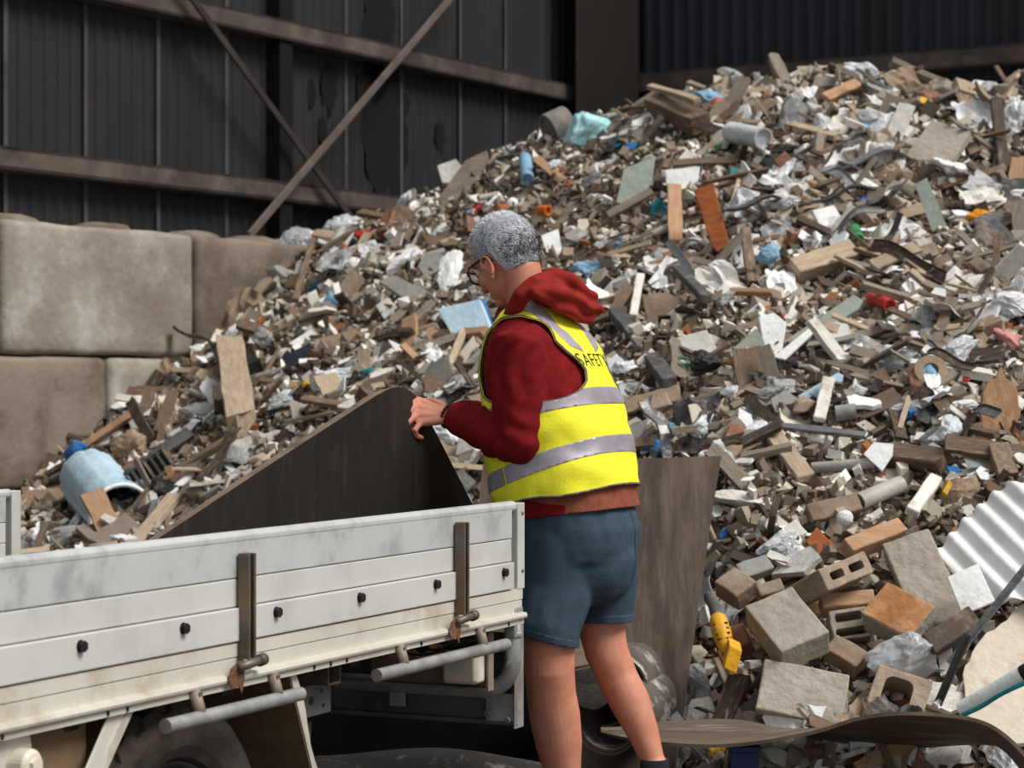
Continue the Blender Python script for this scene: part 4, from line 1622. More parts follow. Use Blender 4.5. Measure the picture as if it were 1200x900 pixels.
# socks and shoes
for a, ft in ((nA, footn), (fA, footf)):
    up = (a - ft).normalized()
    mb = MB()
    mb.tube([ft + ZV * .01, a - ZV * .03, a + up * .022], [.048, .045, .043 if a is fA else .052], 20)
    mb.build('sock', M['sock'], man, True)
    s_ = MB()
    s_.capsule([ft - FD * .055, ft + FD * .06, ft + FD * .18 - ZV * .012], [(.052, .046), (.048, .054), (.034, .05)], 20)
    s_.capsule([ft + ZV * .005, ft + ZV * .05 - FD * .01], [.05, .05], 18)
    sm = remeshed(s_, .007, 4)
    sm.polygons.foreach_set('use_smooth', [True] * len(sm.polygons))
    sh = link('shoe', sm, M['shoe'], man)
    s2 = MB()
    base = ft.z - .05
    ol = []
    for k in range(28):
        q = 2 * math.pi * k / 28
        ol.append(Vector((ft.x, ft.y, base)) + FD * (.065 + .15 * math.cos(q)) + LD * (.053 * math.sin(q)))
    s2.prism(ol, ZV * .022)
    s2.build('sole', M['black_plastic'], sh)
# ------------------------------------------------------------------ waste: single pieces one can point at
HERO = []                       # (short name, x, y, radius) - landmarks for the smaller pieces
KEEP = []                       # outlines kept clear of the smaller pieces


def col(name, rgb, rgb2=None, **k):
    c1 = srgb(*rgb)
    c2 = srgb(*(rgb2 or tuple(int(v * .8) for v in rgb)))
    kw = dict(scale=7, rough=.85, bump=.3, bscale=30, dirt=DUST, dirt_amt=.42, dirt_scale=5, vary=.1)
    kw.update(k)
    M[name] = mat(name, c1, c2, **kw)
    return M[name]


col('plaster', (218, 215, 209), (192, 187, 178), dirt_amt=.2)
col('white', (234, 235, 236), (214, 214, 213), dirt_amt=.10)
col('cream_board', (216, 206, 190), (198, 186, 168), dirt_amt=.15, scale=3)
col('grey_board', (146, 148, 144), (126, 126, 122))
col('green_board', (152, 160, 150), (138, 144, 134), dirt_amt=.12)
col('timber_pale', (184, 164, 140), (154, 134, 112), stretch=(1, 6, 6), dirt_amt=.35)
col('timber_grey', (140, 128, 115), (110, 99, 88), stretch=(1, 6, 6), dirt_amt=.3)
col('timber_brown', (120, 99, 82), (90, 73, 60), stretch=(1, 6, 6), dirt_amt=.25)
col('timber_dark', (82, 68, 58), (60, 50, 44), stretch=(1, 6, 6), dirt_amt=.25)
col('timber_orange', (176, 96, 40), (146, 74, 30), stretch=(1, 6, 6), dirt_amt=.1, rough=.5)
col('timber_upright', (182, 146, 110), (150, 112, 80), stretch=(6, 6, 1), dirt_amt=.2)
col('timber_tan', (180, 144, 112), (158, 122, 94), stretch=(1, 5, 5), dirt_amt=.2)
col('brick_brown', (140, 118, 100), (114, 94, 80), dirt_amt=.4)
col('brick_red', (142, 96, 76), (118, 76, 60), dirt_amt=.35)
col('block_grey', (174, 165, 152), (150, 141, 128), dirt_amt=.2, bump=.5)
col('block_warm', (172, 152, 134), (148, 130, 114), dirt_amt=.25, bump=.5)
col('block_rust', (176, 126, 82), (150, 102, 64), dirt=srgb(196, 158, 120), dirt_amt=.4, bump=.4)
col('block_dark', (96, 80, 70), (74, 62, 55), dirt_amt=.3)
col('foam_blue', (188, 212, 226), (168, 196, 214), dirt_amt=.1)
col('blue', (40, 110, 170), (30, 90, 150), dirt_amt=.12, rough=.5)
col('blue_pale', (138, 176, 200), (112, 154, 184), dirt_amt=.2, rough=.5)
col('tube_white', (232, 240, 238), (214, 230, 228), dirt_amt=.02, rough=.3)
col('teal', (30, 140, 150), (24, 112, 124), dirt_amt=.12, rough=.5)
col('aqua', (172, 214, 216), (140, 194, 198), dirt_amt=.06, rough=.35)
col('navy', (38, 46, 60), (26, 30, 42), dirt_amt=.12, rough=.4)
col('black', (34, 32, 32), (24, 23, 23), dirt_amt=.15, rough=.55)
col('grey_dark', (88, 88, 88), (66, 66, 68), dirt_amt=.3)
col('metal', (150, 152, 152), (118, 120, 122), dirt_amt=.3, rough=.4, metal=.5)
col('red', (196, 58, 48), (168, 44, 40), dirt_amt=.1, rough=.45)
col('pink', (206, 146, 142), (186, 120, 118), dirt_amt=.15)
col('magenta', (170, 50, 84), (140, 36, 66), dirt_amt=.12)
col('yellow', (222, 168, 40), (196, 140, 30), dirt_amt=.12, rough=.5)
col('amber_fabric', (226, 156, 30), (196, 122, 22), dirt_amt=.05)
col('cardboard', (156, 134, 112), (132, 110, 90), dirt_amt=.3)
col('grey_cloth', (128, 124, 120), (98, 95, 93), dirt_amt=.3)
col('film', (216, 219, 222), (184, 188, 192), dirt_amt=.12, rough=.3, spec=.6)
col('film_clear', (228, 231, 233), (204, 208, 212), dirt_amt=.05, rough=.3, spec=.6, trans=.45)
col('film_grey', (162, 162, 162), (128, 130, 132), dirt_amt=.25, rough=.35, spec=.5)
col('pvc', (176, 172, 164), (152, 148, 140), dirt_amt=.3, rough=.5)
col('orange', (214, 120, 50), (190, 96, 36), dirt_amt=.1, rough=.5)
col('green', (60, 150, 96), (44, 122, 76), dirt_amt=.1, rough=.5)


def register(short, x, y, r):
    if short: HERO.append((short, x, y, r))


def centre(poly):
    return sum(p[0] for p in poly) / len(poly), sum(p[1] for p in poly) / len(poly)


def face_n(x, y, n):
    p, sn = hit(x, y)
    if p is None:
        p, sn = P(x, y, 13), Vector((0, -.4, .9))
    if n is None:
        n = (sn * .55 + Vector((0, -.8, .1))).normalized()
    else:
        n = Vector(n).normalized()
    return p, sn, n


def finish(o, label, cat, short, x, y, r, group=None):
    props(o, label, cat, group, 'thing')
    register(short, x, y, r)
    return o


def board(name, label, cat, poly, m, thick=.014, lift=.12, n=None, short=None, wav=.0, keep=True, parent=None, ragged=.0, depth=None):
    """a flat piece with the given outline, lying against the heap, of real thickness"""
    x, y = centre(poly)
    p, sn, n = face_n(x, y, n)
    p = p + sn * lift + Vector((0, -lift * .5, 0))
    if depth: p = P(x, y, depth)
    # extra points along the edges so that they are not dead straight
    pts = []
    k = len(poly)
    r_ = random.Random(int(x * 7 + y))
    for i in range(k):
        a, b = poly[i], poly[(i + 1) % k]
        L = math.hypot(b[0] - a[0], b[1] - a[1])
        m_ = max(1, int(L / 9)) if ragged else 1
        for j in range(m_):
            t = j / m_
            jx, jy = (r_.uniform(-ragged, ragged), r_.uniform(-ragged, ragged)) if j else (0, 0)
            pts.append((a[0] + (b[0] - a[0]) * t + jx, a[1] + (b[1] - a[1]) * t + jy))
    v3 = [on_plane(q[0], q[1], p, n) for q in pts]
    if wav:
        v3 = [v + n * (wav * noise.noise(v * 5)) for v in v3]
    mb = MB()
    mb.prism(v3, -n * thick)
    o = mb.build(name, m, parent, bevel=min(.004, thick * .2))
    if parent is None:
        xs_, ys_ = [q[0] for q in poly], [q[1] for q in poly]
        rr = (max(xs_) - min(xs_) + max(ys_) - min(ys_)) / 4
        finish(o, label, cat, short, x, y, rr)
        if keep: KEEP.append(poly)
    return o


def plank(name, label, cat, a, b, width, thick, m, la=.06, lb=.06, short=None, face=None, splinter=0, keep=True):
    """a straight timber between two sighted ends; width and thickness in metres"""
    pa, na, _ = face_n(*a, None)
    pb, nb, _ = face_n(*b, None)
    pa, pb = pa + na * la, pb + nb * lb
    d = (pb - pa)
    L = d.length
    d.normalize()
    f = Vector(face) if face else Vector((0, -.8, .6))
    wv = d.cross(f).normalized()
    nv = wv.cross(d).normalized()
    if nv.y > 0: nv = -nv
    seg = 7
    r_ = random.Random(int(a[0] * 3 + b[1]))
    rows = []
    for i in range(seg + 1):
        t = i / seg
        c = pa + d * (L * t) + nv * (.01 * math.sin(3 * t + a[0]) * L)
        w = width * (1 + .08 * r_.uniform(-1, 1))
        ring = [c + wv * (w / 2 * s) + nv * (thick / 2 * q) for s, q in ((-1, -1), (-.3, -1), (.3, -1), (1, -1), (1, 1), (.3, 1), (-.3, 1), (-1, 1))]
        if i in (0, seg) and splinter:
            e = -1 if i == 0 else 1
            ring = [v + d * (e * splinter * r_.uniform(-.4, 1)) for v in ring]
        rows.append(ring)
    mb = MB()
    mb.loft(rows)
    me = mb.mesh(name)
    # grain runs along local x
    bm = bmesh.new(); bm.from_mesh(me)
    bmesh.ops.recalc_face_normals(bm, faces=bm.faces)
    bm.to_mesh(me); bm.free()
    o = orient(name, me, m, (pa + pb) / 2, d, wv)
    bv = o.modifiers.new('bevel', 'BEVEL'); bv.width = min(.004, thick * .15); bv.segments = 1; bv.limit_method = 'ANGLE'; bv.angle_limit = R(40)
    cx, cy = (a[0] + b[0]) / 2, (a[1] + b[1]) / 2
    finish(o, label, cat, short, cx, cy, math.hypot(a[0] - b[0], a[1] - b[1]) / 2)
    if keep:
        hx, hy = (b[1] - a[1]), -(b[0] - a[0])
        hl = math.hypot(hx, hy) or 1
        ww = width / pa.y * FPX / 2 + 2
        hx, hy = hx / hl * ww, hy / hl * ww
        KEEP.append([(a[0] + hx, a[1] + hy), (b[0] + hx, b[1] + hy), (b[0] - hx, b[1] - hy), (a[0] - hx, a[1] - hy)])
    return o


def orient(name, me, m, loc, xdir, ydir, parent=None):
    """link a world-space mesh with its local x along xdir"""
    x = Vector(xdir).normalized()
    z = x.cross(Vector(ydir)).normalized()
    y = z.cross(x)
    rot = Matrix((x, y, z)).transposed().to_4x4()
    W = Matrix.Translation(loc) @ rot
    me.transform(W.inverted())
    o = bpy.data.objects.new(name, me)
    o.matrix_world = W
    me.materials.append(m)
    COL.objects.link(o)
    return o


def crumple(name, label, cat, x, y, rx, ry, m, depth_r=None, amp=.35, freq=1.6, seed=0, short=None, lift=0, sub=5, ridged=True, keep=True, rot=0, dpt=None):
    """a crumpled bag or cloth; rx, ry are half sizes as sighted"""
    p, sn, n = face_n(x, y, None)
    if dpt: p = P(x, y, dpt)
    s = p.y / FPX * (1.28 if ridged else 1)
    rx_, ry_ = rx * s, ry * s
    rd = depth_r or (rx_ + ry_) / 2 * .7
    bm = bmesh.new()
    bmesh.ops.create_icosphere(bm, subdivisions=sub, radius=1)
    of = Vector((seed * 3.1, seed * 1.7, seed * 5.3))
    cr, sr = math.cos(R(rot)), math.sin(R(rot))
    rp = random.Random(seed * 7 + 1)
    planes = [(Vector((rp.gauss(0, 1), rp.gauss(0, 1), rp.gauss(0, 1))).normalized(), rp.uniform(.42, .85)) for _ in range(16 if ridged else 0)]
    for v in bm.verts:
        d = v.co.copy()
        for pn_, pd_ in planes:
            q = d.dot(pn_) - pd_
            if q > 0: d -= pn_ * q * .85
        h = noise.noise(d * freq + of) * .6
        f = 1
        for o_ in range(4):
            q = noise.noise(d * freq * 1.9 * f + of * 1.3)
            h += (.55 - abs(q) * 1.6 if ridged else q) * .42 / f ** .8
            f *= 2.05
        d = d * (1 + amp * h)
        X, Y, Z = d.x * rx_, d.y * rd, d.z * ry_
        v.co = Vector((X * cr - Z * sr, Y, X * sr + Z * cr))
    me = bpy.data.meshes.new(name)
    bm.to_mesh(me); bm.free()
    me.materials.append(m)
    me.polygons.foreach_set('use_smooth', [True] * len(me.polygons))
    try: me.set_sharp_from_angle(angle=R(38))
    except Exception: pass
    o = bpy.data.objects.new(name, me)
    o.location = p + (Vector() if dpt else sn * (lift + ry_ * .25))
    COL.objects.link(o)
    finish(o, label, cat, short, x, y, (rx + ry) / 2)
    if keep: KEEP.append([(x + rx * .85 * math.cos(k), y + ry * .85 * math.sin(k)) for k in (0, .8, 1.6, 2.4, 3.1, 3.9, 4.7, 5.5)])
    return o


def block(name, label, cat, p0, p1, p3, n, depth, m, short=None, holes=(), lift=.03, rnd_=.006, top=None, keep=True, dpt=None):
    """a cast block: p0 a corner of its sighted face, p1 and p3 the two neighbouring corners; holes (u0, u1, v0, v1) cut right through"""
    x, y = (p1[0] + p3[0]) / 2, (p1[1] + p3[1]) / 2
    p, sn, n = face_n(x, y, n)
    c0 = P(x, y, dpt) if dpt else p + sn * lift - ray(x, y) * lift
    a, b, d = on_plane(*p0, c0, n), on_plane(*p1, c0, n), on_plane(*p3, c0, n)
    u = b - a; lu = u.length; u.normalize()
    v = d - a; v = v - u * v.dot(u); lv = v.length; v.normalize()
    c = (b + d) / 2
    me = bpy.data.meshes.new(name)
    bm = bmesh.new()
    bmesh.ops.create_cube(bm, size=1)
    bmesh.ops.scale(bm, vec=(lu, lv, depth), verts=bm.verts)
    bmesh.ops.bevel(bm, geom=bm.edges[:], offset=rnd_, segments=2, affect='EDGES', profile=.5)
    bmesh.ops.subdivide_edges(bm, edges=[e for e in bm.edges if e.calc_length() > .04], cuts=4, use_grid_fill=True)
    for q in bm.verts:
        q.co += Vector((noise.noise(q.co * 20 + a * 9), noise.noise(q.co * 20 + b * 9), noise.noise(q.co * 20 + d * 9))) * .0035
    bm.to_mesh(me); bm.free()
    me.materials.append(m)
    if top: me.materials.append(top)
    if holes:
        o = bpy.data.objects.new(name, me)
        COL.objects.link(o)
        cut = []
        for (u0, u1, v0, v1) in holes:
            cb = bmesh.new()
            bmesh.ops.create_cube(cb, size=1)
            w_, h_ = (u1 - u0) * lu, (v1 - v0) * lv
            bmesh.ops.scale(cb, vec=(w_, h_, depth * 1.5), verts=cb.verts)
            bmesh.ops.bevel(cb, geom=[e for e in cb.edges if abs((e.verts[0].co - e.verts[1].co).z) > depth], offset=min(w_, h_) * .3, segments=4, affect='EDGES', profile=.5)
            bmesh.ops.translate(cb, vec=(((u0 + u1) / 2 - .5) * lu, ((v0 + v1) / 2 - .5) * lv, 0), verts=cb.verts)
            cm = bpy.data.meshes.new('c'); cb.to_mesh(cm); cb.free()
            co_ = bpy.data.objects.new('c', cm); COL.objects.link(co_)
            md = o.modifiers.new('b', 'BOOLEAN'); md.object = co_; md.operation = 'DIFFERENCE'; md.solver = 'EXACT'
            cut.append(co_)
        bpy.context.view_layer.update()
        me = baked(o)
        for q in cut: bpy.data.objects.remove(q)
        me.name = name
    if top:
        for pl in me.polygons:
            if pl.normal.z > .8: pl.material_index = 1
    # local frame u, v, n ; the face is at +depth/2 along n
    w = u.cross(v)
    if w.dot(n) < 0: w = -w
    rot = Matrix((u, v, w)).transposed().to_4x4()
    if rot.determinant() < 0:
        me.flip_normals()
    me.transform(rot)
    o = bpy.data.objects.new(name, me)
    o.location = c - w * depth / 2
    COL.objects.link(o)
    finish(o, label, cat, short, x, y, (abs(p1[0] - p3[0]) + abs(p1[1] - p3[1])) / 4)
    p2 = (p1[0] + p3[0] - p0[0], p1[1] + p3[1] - p0[1])
    if keep: KEEP.append([p0, p1, p2, p3])
    return o


def pipe(name, label, cat, a, b, r, m, la=.05, lb=.05, wall=.004, short=None, bend=0):
    pa, na, _ = face_n(*a, None); pb, nb, _ = face_n(*b, None)
    pa, pb = pa + na * la, pb + nb * lb
    mb = MB()
    n = 24
    d = (pb - pa).normalized()
    k = d.cross(ZV).normalized(); j = k.cross(d)
    def rg(c, rad): return [c + k * rad * math.cos(2 * math.pi * i / n) + j * rad * math.sin(2 * math.pi * i / n) for i in range(n)]
    cs = [pa.lerp(pb, t / 6) + j * (bend * math.sin(math.pi * t / 6)) for t in range(7)]
    mb.loft([rg(pa + d * .02, r - wall), rg(pa, r - wall)] + [rg(c, r) for c in cs] + [rg(pb, r - wall), rg(pb - d * .02, r - wall)])
    o = mb.build(name, m)
    smooth_by_angle(o, 40)
    finish(o, label, cat, short, (a[0] + b[0]) / 2, (a[1] + b[1]) / 2, math.hypot(a[0] - b[0], a[1] - b[1]) / 2)
    hx = r / pa.y * FPX
    KEEP.append([(a[0], a[1] - hx), (b[0], b[1] - hx), (b[0], b[1] + hx), (a[0], a[1] + hx)])
    return o


# ---------------- foreground: masonry at the foot of the heap
bl = 'masonry block'
block('paver_block', 'big square grey paving block lying flat among the masonry at the heap foot', bl, (872, 710), (928, 687), (915, 764), (-.12, -.62, .77), .10, M['block_grey'], 'the square paving block', dpt=7.52)
block('concrete_brick', 'grey rectangular block on its side just behind the rubber strip', bl, (895, 771), (995, 790), (887, 831), (-.05, -.88, .47), .11, M['block_grey'], 'the grey rectangular block', dpt=7.38)
block('hollow_block', 'beige hollow block with one square hole facing out', bl, (1030, 777), (1094, 798), (1010, 838), (-.05, -.88, .47), .13, M['block_warm'], 'the square-holed block', holes=((.2, .72, .14, .84),), dpt=7.34)
block('cored_brick', 'brown-grey brick with two oval holes in its face', 'brick', (962, 666), (1016, 644), (968, 694), (.42, -.82, .38), .22, M['block_warm'], 'the two-holed brick', holes=((.16, .44, .3, .66), (.56, .86, .3, .66)), dpt=7.72)
block('paver_block', 'paving block with a rust-orange stained top leaning on the big slab', bl, (1031, 677), (1087, 706), (1017, 722), (-.2, -.72, .66), .10, M['block_grey'], 'the rust-topped paver', top=M['block_rust'], dpt=7.62)
block('concrete_slab', 'large pale brown concrete slab tilted up beside the white corrugated sheet', 'slab', (1033, 637), (1088, 618), (1078, 738), (-.25, -.72, .65), .08, M['block_grey'], 'the tilted concrete slab', dpt=7.82)
block('concrete_brick', 'dark brown brick-sized block under the grey angle strip', bl, (1080, 744), (1134, 710), (1098, 764), (.15, -.86, .48), .08, M['block_dark'], 'the dark brown block', dpt=7.5)
block('slotted_block', 'small grey block with two slots between the pavers', bl, (973, 716), (1018, 709), (974, 752), (-.05, -.93, .35), .12, M['block_grey'], 'the slotted block', holes=((.15, .85, .12, .42), (.1, .9, .62, .9)), dpt=7.72)
block('clay_brick', 'dusty brown brick with a frog on top beside the yellow drill', 'brick', (838, 680), (862, 662), (862, 700), (-.15, -.62, .77), .075, M['brick_brown'], 'the frogged brown brick', dpt=7.85)
block('clay_brick', 'reddish brown brick wedged behind the square paving block', 'brick', (886, 684), (915, 676), (890, 699), (-.1, -.8, .6), .09, M['brick_brown'], 'the reddish wedged brick', dpt=7.78)
block('clay_brick', 'brown brick half buried below the slotted block', 'brick', (960, 766), (975, 749), (1010, 774), (.0, -.7, .72), .07, M['brick_brown'], 'the half-buried brown brick', dpt=7.58)
block('clay_brick', 'tan brick lying under the two-holed brick', 'brick', (962, 695), (1024, 689), (964, 712), (0, -.8, .6), .07, M['timber_tan'], 'the tan brick under the two-holed one', dpt=7.78)
block('stone_slab', 'greenish grey broken slab leaning above the frogged brown brick', 'slab', (858, 662), (893, 650), (876, 676), (.05, -.75, .66), .04, M['grey_board'], 'the greenish broken slab', dpt=8.0)
block('clay_brick', 'brown brick on end with a worn pale top edge on the bare soil', 'brick', (946, 590), (1005, 576), (951, 611), (.05, -.85, .52), .09, M['brick_brown'], 'the brick with a worn edge', dpt=8.42)
block('brick_piece', 'smooth orange-tan brick lying aslant above the two-holed brick', 'brick', (991, 629), (1055, 604), (998, 646), (.1, -.7, .7), .07, M['timber_tan'], 'the orange-tan brick', dpt=7.98)
block('clay_brick', 'pinkish brick end showing beside the square paving block', 'brick', (854, 735), (873, 728), (858, 762), (-.3, -.85, .4), .1, M['brick_red'], 'the pinkish brick end', dpt=7.62)
crumple('clay_rubble', 'rounded orange clay lump between the square paver and the slotted block', 'rubble', 957, 718, 16, 17, M['timber_tan'], amp=.15, seed=4, short='the orange clay lump', ridged=False, sub=4)
board('wood_wedge', 'bright orange varnished wood wedge near the two-holed brick', 'wood', [(944, 634), (957, 617), (984, 646), (962, 656)], M['timber_orange'], .04, .06, short='the orange wood wedge')
board('plaster_piece', 'white plaster scrap beside the orange wood wedge', 'plaster', [(927, 655), (943, 641), (958, 655), (934, 664)], M['plaster'], .02, .05, short='the white plaster scrap')
board('timber_block', 'whitewashed stub of timber above the greenish slab', 'timber', [(918, 618), (932, 608), (952, 630), (938, 642)], M['plaster'], .03, .06, short='the whitewashed timber stub')

# yellow cordless drill with a blue-grey grip lying among the bricks
dp = P(846, 745, 7.62)
drill = props(empty('power_drill', dp - ZV * .02), 'yellow and black power drill lying between the leaning rubber and the pavers', 'drill')
mb = MB()
q0, q1 = P(842, 728, 7.60), P(855, 776, 7.52)
dd = (q1 - q0)
mb.capsule([q0, q0 + dd * .3, q0 + dd * .55, q0 + dd * .75], [.030, .033, .028, .02], 16)
mb.build('motor_body', M['yellow'], drill, True)
mb = MB()
mb.tube([q0 + dd * .72, q0 + dd * .9, q0 + dd * 1.05], [.02, .018, .010], 14)
mb.build('chuck', M['grey_dark'], drill)
mb = MB()
mb.capsule([q0 + dd * .2, P(838, 712, 7.66), P(832, 700, 7.72)], [.022, .02, .022], 14)
mb.build('grip', M['grey_dark'], drill, True)
mb = MB()
c = P(858, 768, 7.5)
mb.box(c, Vector((.022, .01, -.012)), Vector((.0, .03, .01)), Vector((.01, 0, .04)))
mb.build('battery', M['yellow'], drill, bevel=.006)
for k in range(4):
    mb = MB()
    c = q0 + dd * (.1 + .12 * k)
    mb.tube([c + Vector((-.024, -.024, .004)), c + Vector((.024, -.026, .012))], .003, 6)
    mb.build('vent_slot', M['black'], drill)
register('the yellow drill', 846, 745, 20)
plank('timber_stick', 'orange-brown splintered stick below the yellow drill', 'timber', (855, 780), (880, 832), .03, .02, M['timber_orange'], .06, .05, 'the orange splintered stick', splinter=.03)
plank('timber_stick', 'pale cracked stick beside the orange-brown splintered one', 'timber', (850, 786), (872, 838), .035, .02, M['timber_pale'], .05, .04, 'the pale cracked stick', splinter=.03)
plank('timber_offcut', 'cream timber offcut lying against the leaning rubber sheet', 'timber', (822, 772), (842, 800), .06, .03, M['cream_board'], .05, .05, 'the cream timber offcut')
# clear plastic sack over the hollow block
crumple('plastic_sack', 'crumpled clear plastic sack bulging above the square-holed block', 'plastic sack', 1062, 768, 44, 28, M['film_clear'], amp=.28, seed=2, short='the clear plastic sack', rot=12, dpt=7.5)
# white corrugated sheet
p, sn, n = face_n(1150, 640, (-.35, -.62, .70))
p = P(1150, 640, 7.85)
axu = (on_plane(1200, 668, p, n) - on_plane(1130, 600, p, n)).normalized()
axv = n.cross(axu).normalized()
if axv.z < 0: axv = -axv
out = [(1096, 648), (1128, 612), (1160, 580), (1178, 568), (1206, 562), (1260, 590), (1260, 720), (1206, 700), (1168, 706), (1130, 690)]
o3 = [on_plane(*q, p, n) for q in out]
uu = [(q - p).dot(axu) for q in o3]; vv = [(q - p).dot(axv) for q in o3]
NU, NV = 90, 60
ga = np.linspace(min(uu), max(uu), NU); gb = np.linspace(min(vv), max(vv), NV)
A_, B_ = np.meshgrid(ga, gb, indexing='ij')
sdv = poly_sd(A_.ravel(), B_.ravel(), list(zip(uu, vv)))
pts3 = np.array([np.array(p + axu * a + axv * b + n * (.012 * math.sin(2 * math.pi * b / .075) + .02 * noise.noise(Vector((a * 3, b * 3, 1))))) for a, b in zip(A_.ravel(), B_.ravel())])
tri = []
for i in range(NU - 1):
    for j in range(NV - 1):
        k = i * NV + j
        tri += [(k, k + NV, k + NV + 1), (k, k + NV + 1, k + 1)]
cc_, nn_, tt_ = clip(pts3, np.tile(np.array(n), (len(pts3), 1)), np.array(tri), sdv)
me = bpy.data.meshes.new('corrugated_sheet')
me.from_pydata(cc_.tolist(), [], tt_.tolist()); me.update()
me.polygons.foreach_set('use_smooth', [True] * len(me.polygons))
o = link('corrugated_sheet', me, M['white'])
md = o.modifiers.new('thick', 'SOLIDIFY'); md.thickness = .003
finish(o, 'white corrugated roofing sheet lying at the right of the tilted slab', 'roofing sheet', 'the corrugated sheet', 1150, 630, 50)
KEEP.append(out[:5] + [(1200, 700)] + out[7:])
board('tile_board', 'white flat board below the corrugated roofing sheet', 'board', [(1110, 676), (1146, 660), (1166, 704), (1128, 720)], M['white'], .01, .1, n=(-.2, -.7, .68), short='the white flat board', depth=7.62)
board('cream_door', 'large cream panel filling the lower corner behind the rubber strip', 'panel', [(1128, 790), (1150, 748), (1206, 700), (1290, 660), (1290, 880), (1180, 868), (1132, 838)], M['cream_board'], .018, .1, n=(-.15, -.55, .82), short='the large cream panel', ragged=2.5, depth=7.42)
for k, (a, b, dz) in enumerate((((1112, 778), (1214, 650), 7.38), ((1098, 826), (1134, 742), 7.36))):
    pa, pb = P(*a, dz), P(*b, dz - .05)
    d = (pb - pa).normalized()
    mb = MB()
    s1 = d.cross(Vector((0, -1, .3))).normalized()
    s2 = s1.cross(d).normalized()
    c = (pa + pb) / 2
    mb.box(c, d * (pb - pa).length / 2, s1 * .012, s2 * .0025)
    mb.box(c + s1 * .011 + s2 * .010, d * (pb - pa).length / 2, s1 * .0025, s2 * .010)
    o = mb.build('angle_strip', M['metal'] if k == 0 else M['grey_dark'])
    finish(o, ('long grey metal angle strip crossing in front of the dark brown block', 'darker metal angle strip standing between the clear sack and the cream panel')[k], 'metal strip', ('the grey angle strip', 'the darker angle strip')[k], (a[0] + b[0]) / 2, (a[1] + b[1]) / 2, 40)
# pale tube with teal hose at the corner
pa, pb = P(1126, 832, 7.18), P(1206, 786, 7.05)
tube_e = props(empty('fluorescent_tube', (pa + pb) / 2), 'pale blue-white tube with a black end cap lying on the cream panel', 'tube')
d = (pb - pa).normalized()
mb = MB(); mb.tube([pa, pb - d * .02], .026, 20); mb.build('glass_tube', M['tube_white'], tube_e, True)
smooth_by_angle(tube_e.children[0], 40)
mb = MB(); mb.tube([pb - d * .022, pb + d * .015], .0275, 18); mb.build('end_cap', M['black'], tube_e)
register('the pale tube', 1165, 808, 30)
mb = MB()
mb.tube(resample([P(1128, 838, 7.15), P(1150, 828, 7.12), P(1176, 812, 7.08), P(1212, 796, 7.02)], 20), .007, 10)
props(mb.build('garden_hose', M['teal'], smooth=True), 'teal hose running under the pale tube in the lower corner', 'hose')

# ---------------- right half of the heap
board('varnished_door', 'bright orange-brown varnished panel standing steeply in the upper heap', 'panel', [(813, 222), (836, 214), (858, 298), (855, 311), (834, 288)], M['timber_orange'], .03, .22, n=(-.15, -.95, .25), short='the orange panel')
plank('timber_plank', 'brown plank standing beside the orange panel', 'timber', (794, 292), (798, 240), .075, .025, M['timber_tan'], .04, .12, 'the brown standing plank')
board('green_board', 'grey-green diamond-shaped board on the upper heap', 'board', [(722, 237), (731, 198), (768, 182), (764, 212), (748, 244)], M['green_board'], .012, .16, short='the grey-green board')
plank('timber_strip', 'grey slat lying under the grey-green board', 'timber', (715, 264), (768, 236), .05, .02, M['timber_grey'], .06, .06, 'the slat under the green board')
crumple('plastic_bag', 'pale turquoise plastic bag near the corner column', 'plastic bag', 690, 166, 25, 28, M['aqua'], amp=.3, seed=11, short='the turquoise bag', rot=-10)
board('plaster_sheet', 'white plasterboard sheet above the orange panel', 'plasterboard', [(779, 199), (820, 195), (818, 212), (798, 225), (781, 216)], M['white'], .015, .16, short='the white sheet above the orange panel')
board('plaster_sheet', 'whitish board propped behind the white plasterboard sheet', 'plasterboard', [(786, 196), (803, 176), (822, 182), (815, 196)], M['plaster'], .015, .08, short='the propped whitish board')
crumple('grey_bag', 'crumpled dark grey bag on the skyline of the heap', 'bag', 808, 130, 25, 20, M['grey_cloth'], amp=.3, seed=5, short='the dark grey skyline bag')
crumple('grey_bag', 'smaller grey bag on the skyline next to the top board', 'bag', 858, 100, 18, 13, M['film_grey'], amp=.3, seed=6, short='the small grey skyline bag')
plank('timber_baulk', 'thick pink-brown beam with a pale top below the grey skyline bag', 'timber', (775, 145), (826, 163), .13, .11, M['timber_brown'], .12, .10, 'the pink-brown beam')
plank('timber_batten', 'pale batten lying on the pink-brown beam', 'timber', (772, 137), (826, 155), .045, .03, M['timber_pale'], .2, .19, 'the pale batten on the beam', keep=False)
board('plastic_chair', 'white bent plastic piece with an upright strut near the corner column', 'plastic', [(611, 183), (630, 163), (634, 140), (640, 139), (633, 180), (622, 187)], M['white'], .015, .08, short='the white strut piece', depth=14.6)
pipe('culvert_pipe', 'broken grey half pipe lying beside the turquoise bag', 'pipe', (650, 172), (672, 162), .115, M['grey_cloth'], .1, .1, .012, 'the grey half pipe')
pipe('spray_bottle', 'small light blue bottle standing on the bare soil near the top', 'bottle', (621, 218), (621, 200), .04, M['blue_pale'], .04, .08, .01, 'the blue bottle')
board('chipboard_sheet', 'large beige panel tilted up high on the heap', 'panel', [(1055, 190), (1092, 140), (1138, 154), (1100, 212)], M['block_grey'], .05, .14, n=(-.25, -.72, .64), short='the big beige panel')
board('metal_flashing', 'pale grey strip of sheet slanting below the big beige panel', 'metal strip', [(1072, 216), (1086, 208), (1124, 300), (1112, 312), (1098, 286)], M['green_board'], .006, .14, n=(-.2, -.9, .35), short='the pale grey strip')
crumple('warning_vest', 'bright amber fabric scrap by the edge of the upper heap', 'fabric', 1153, 262, 19, 12, M['amber_fabric'], amp=.35, seed=8, short='the amber fabric')
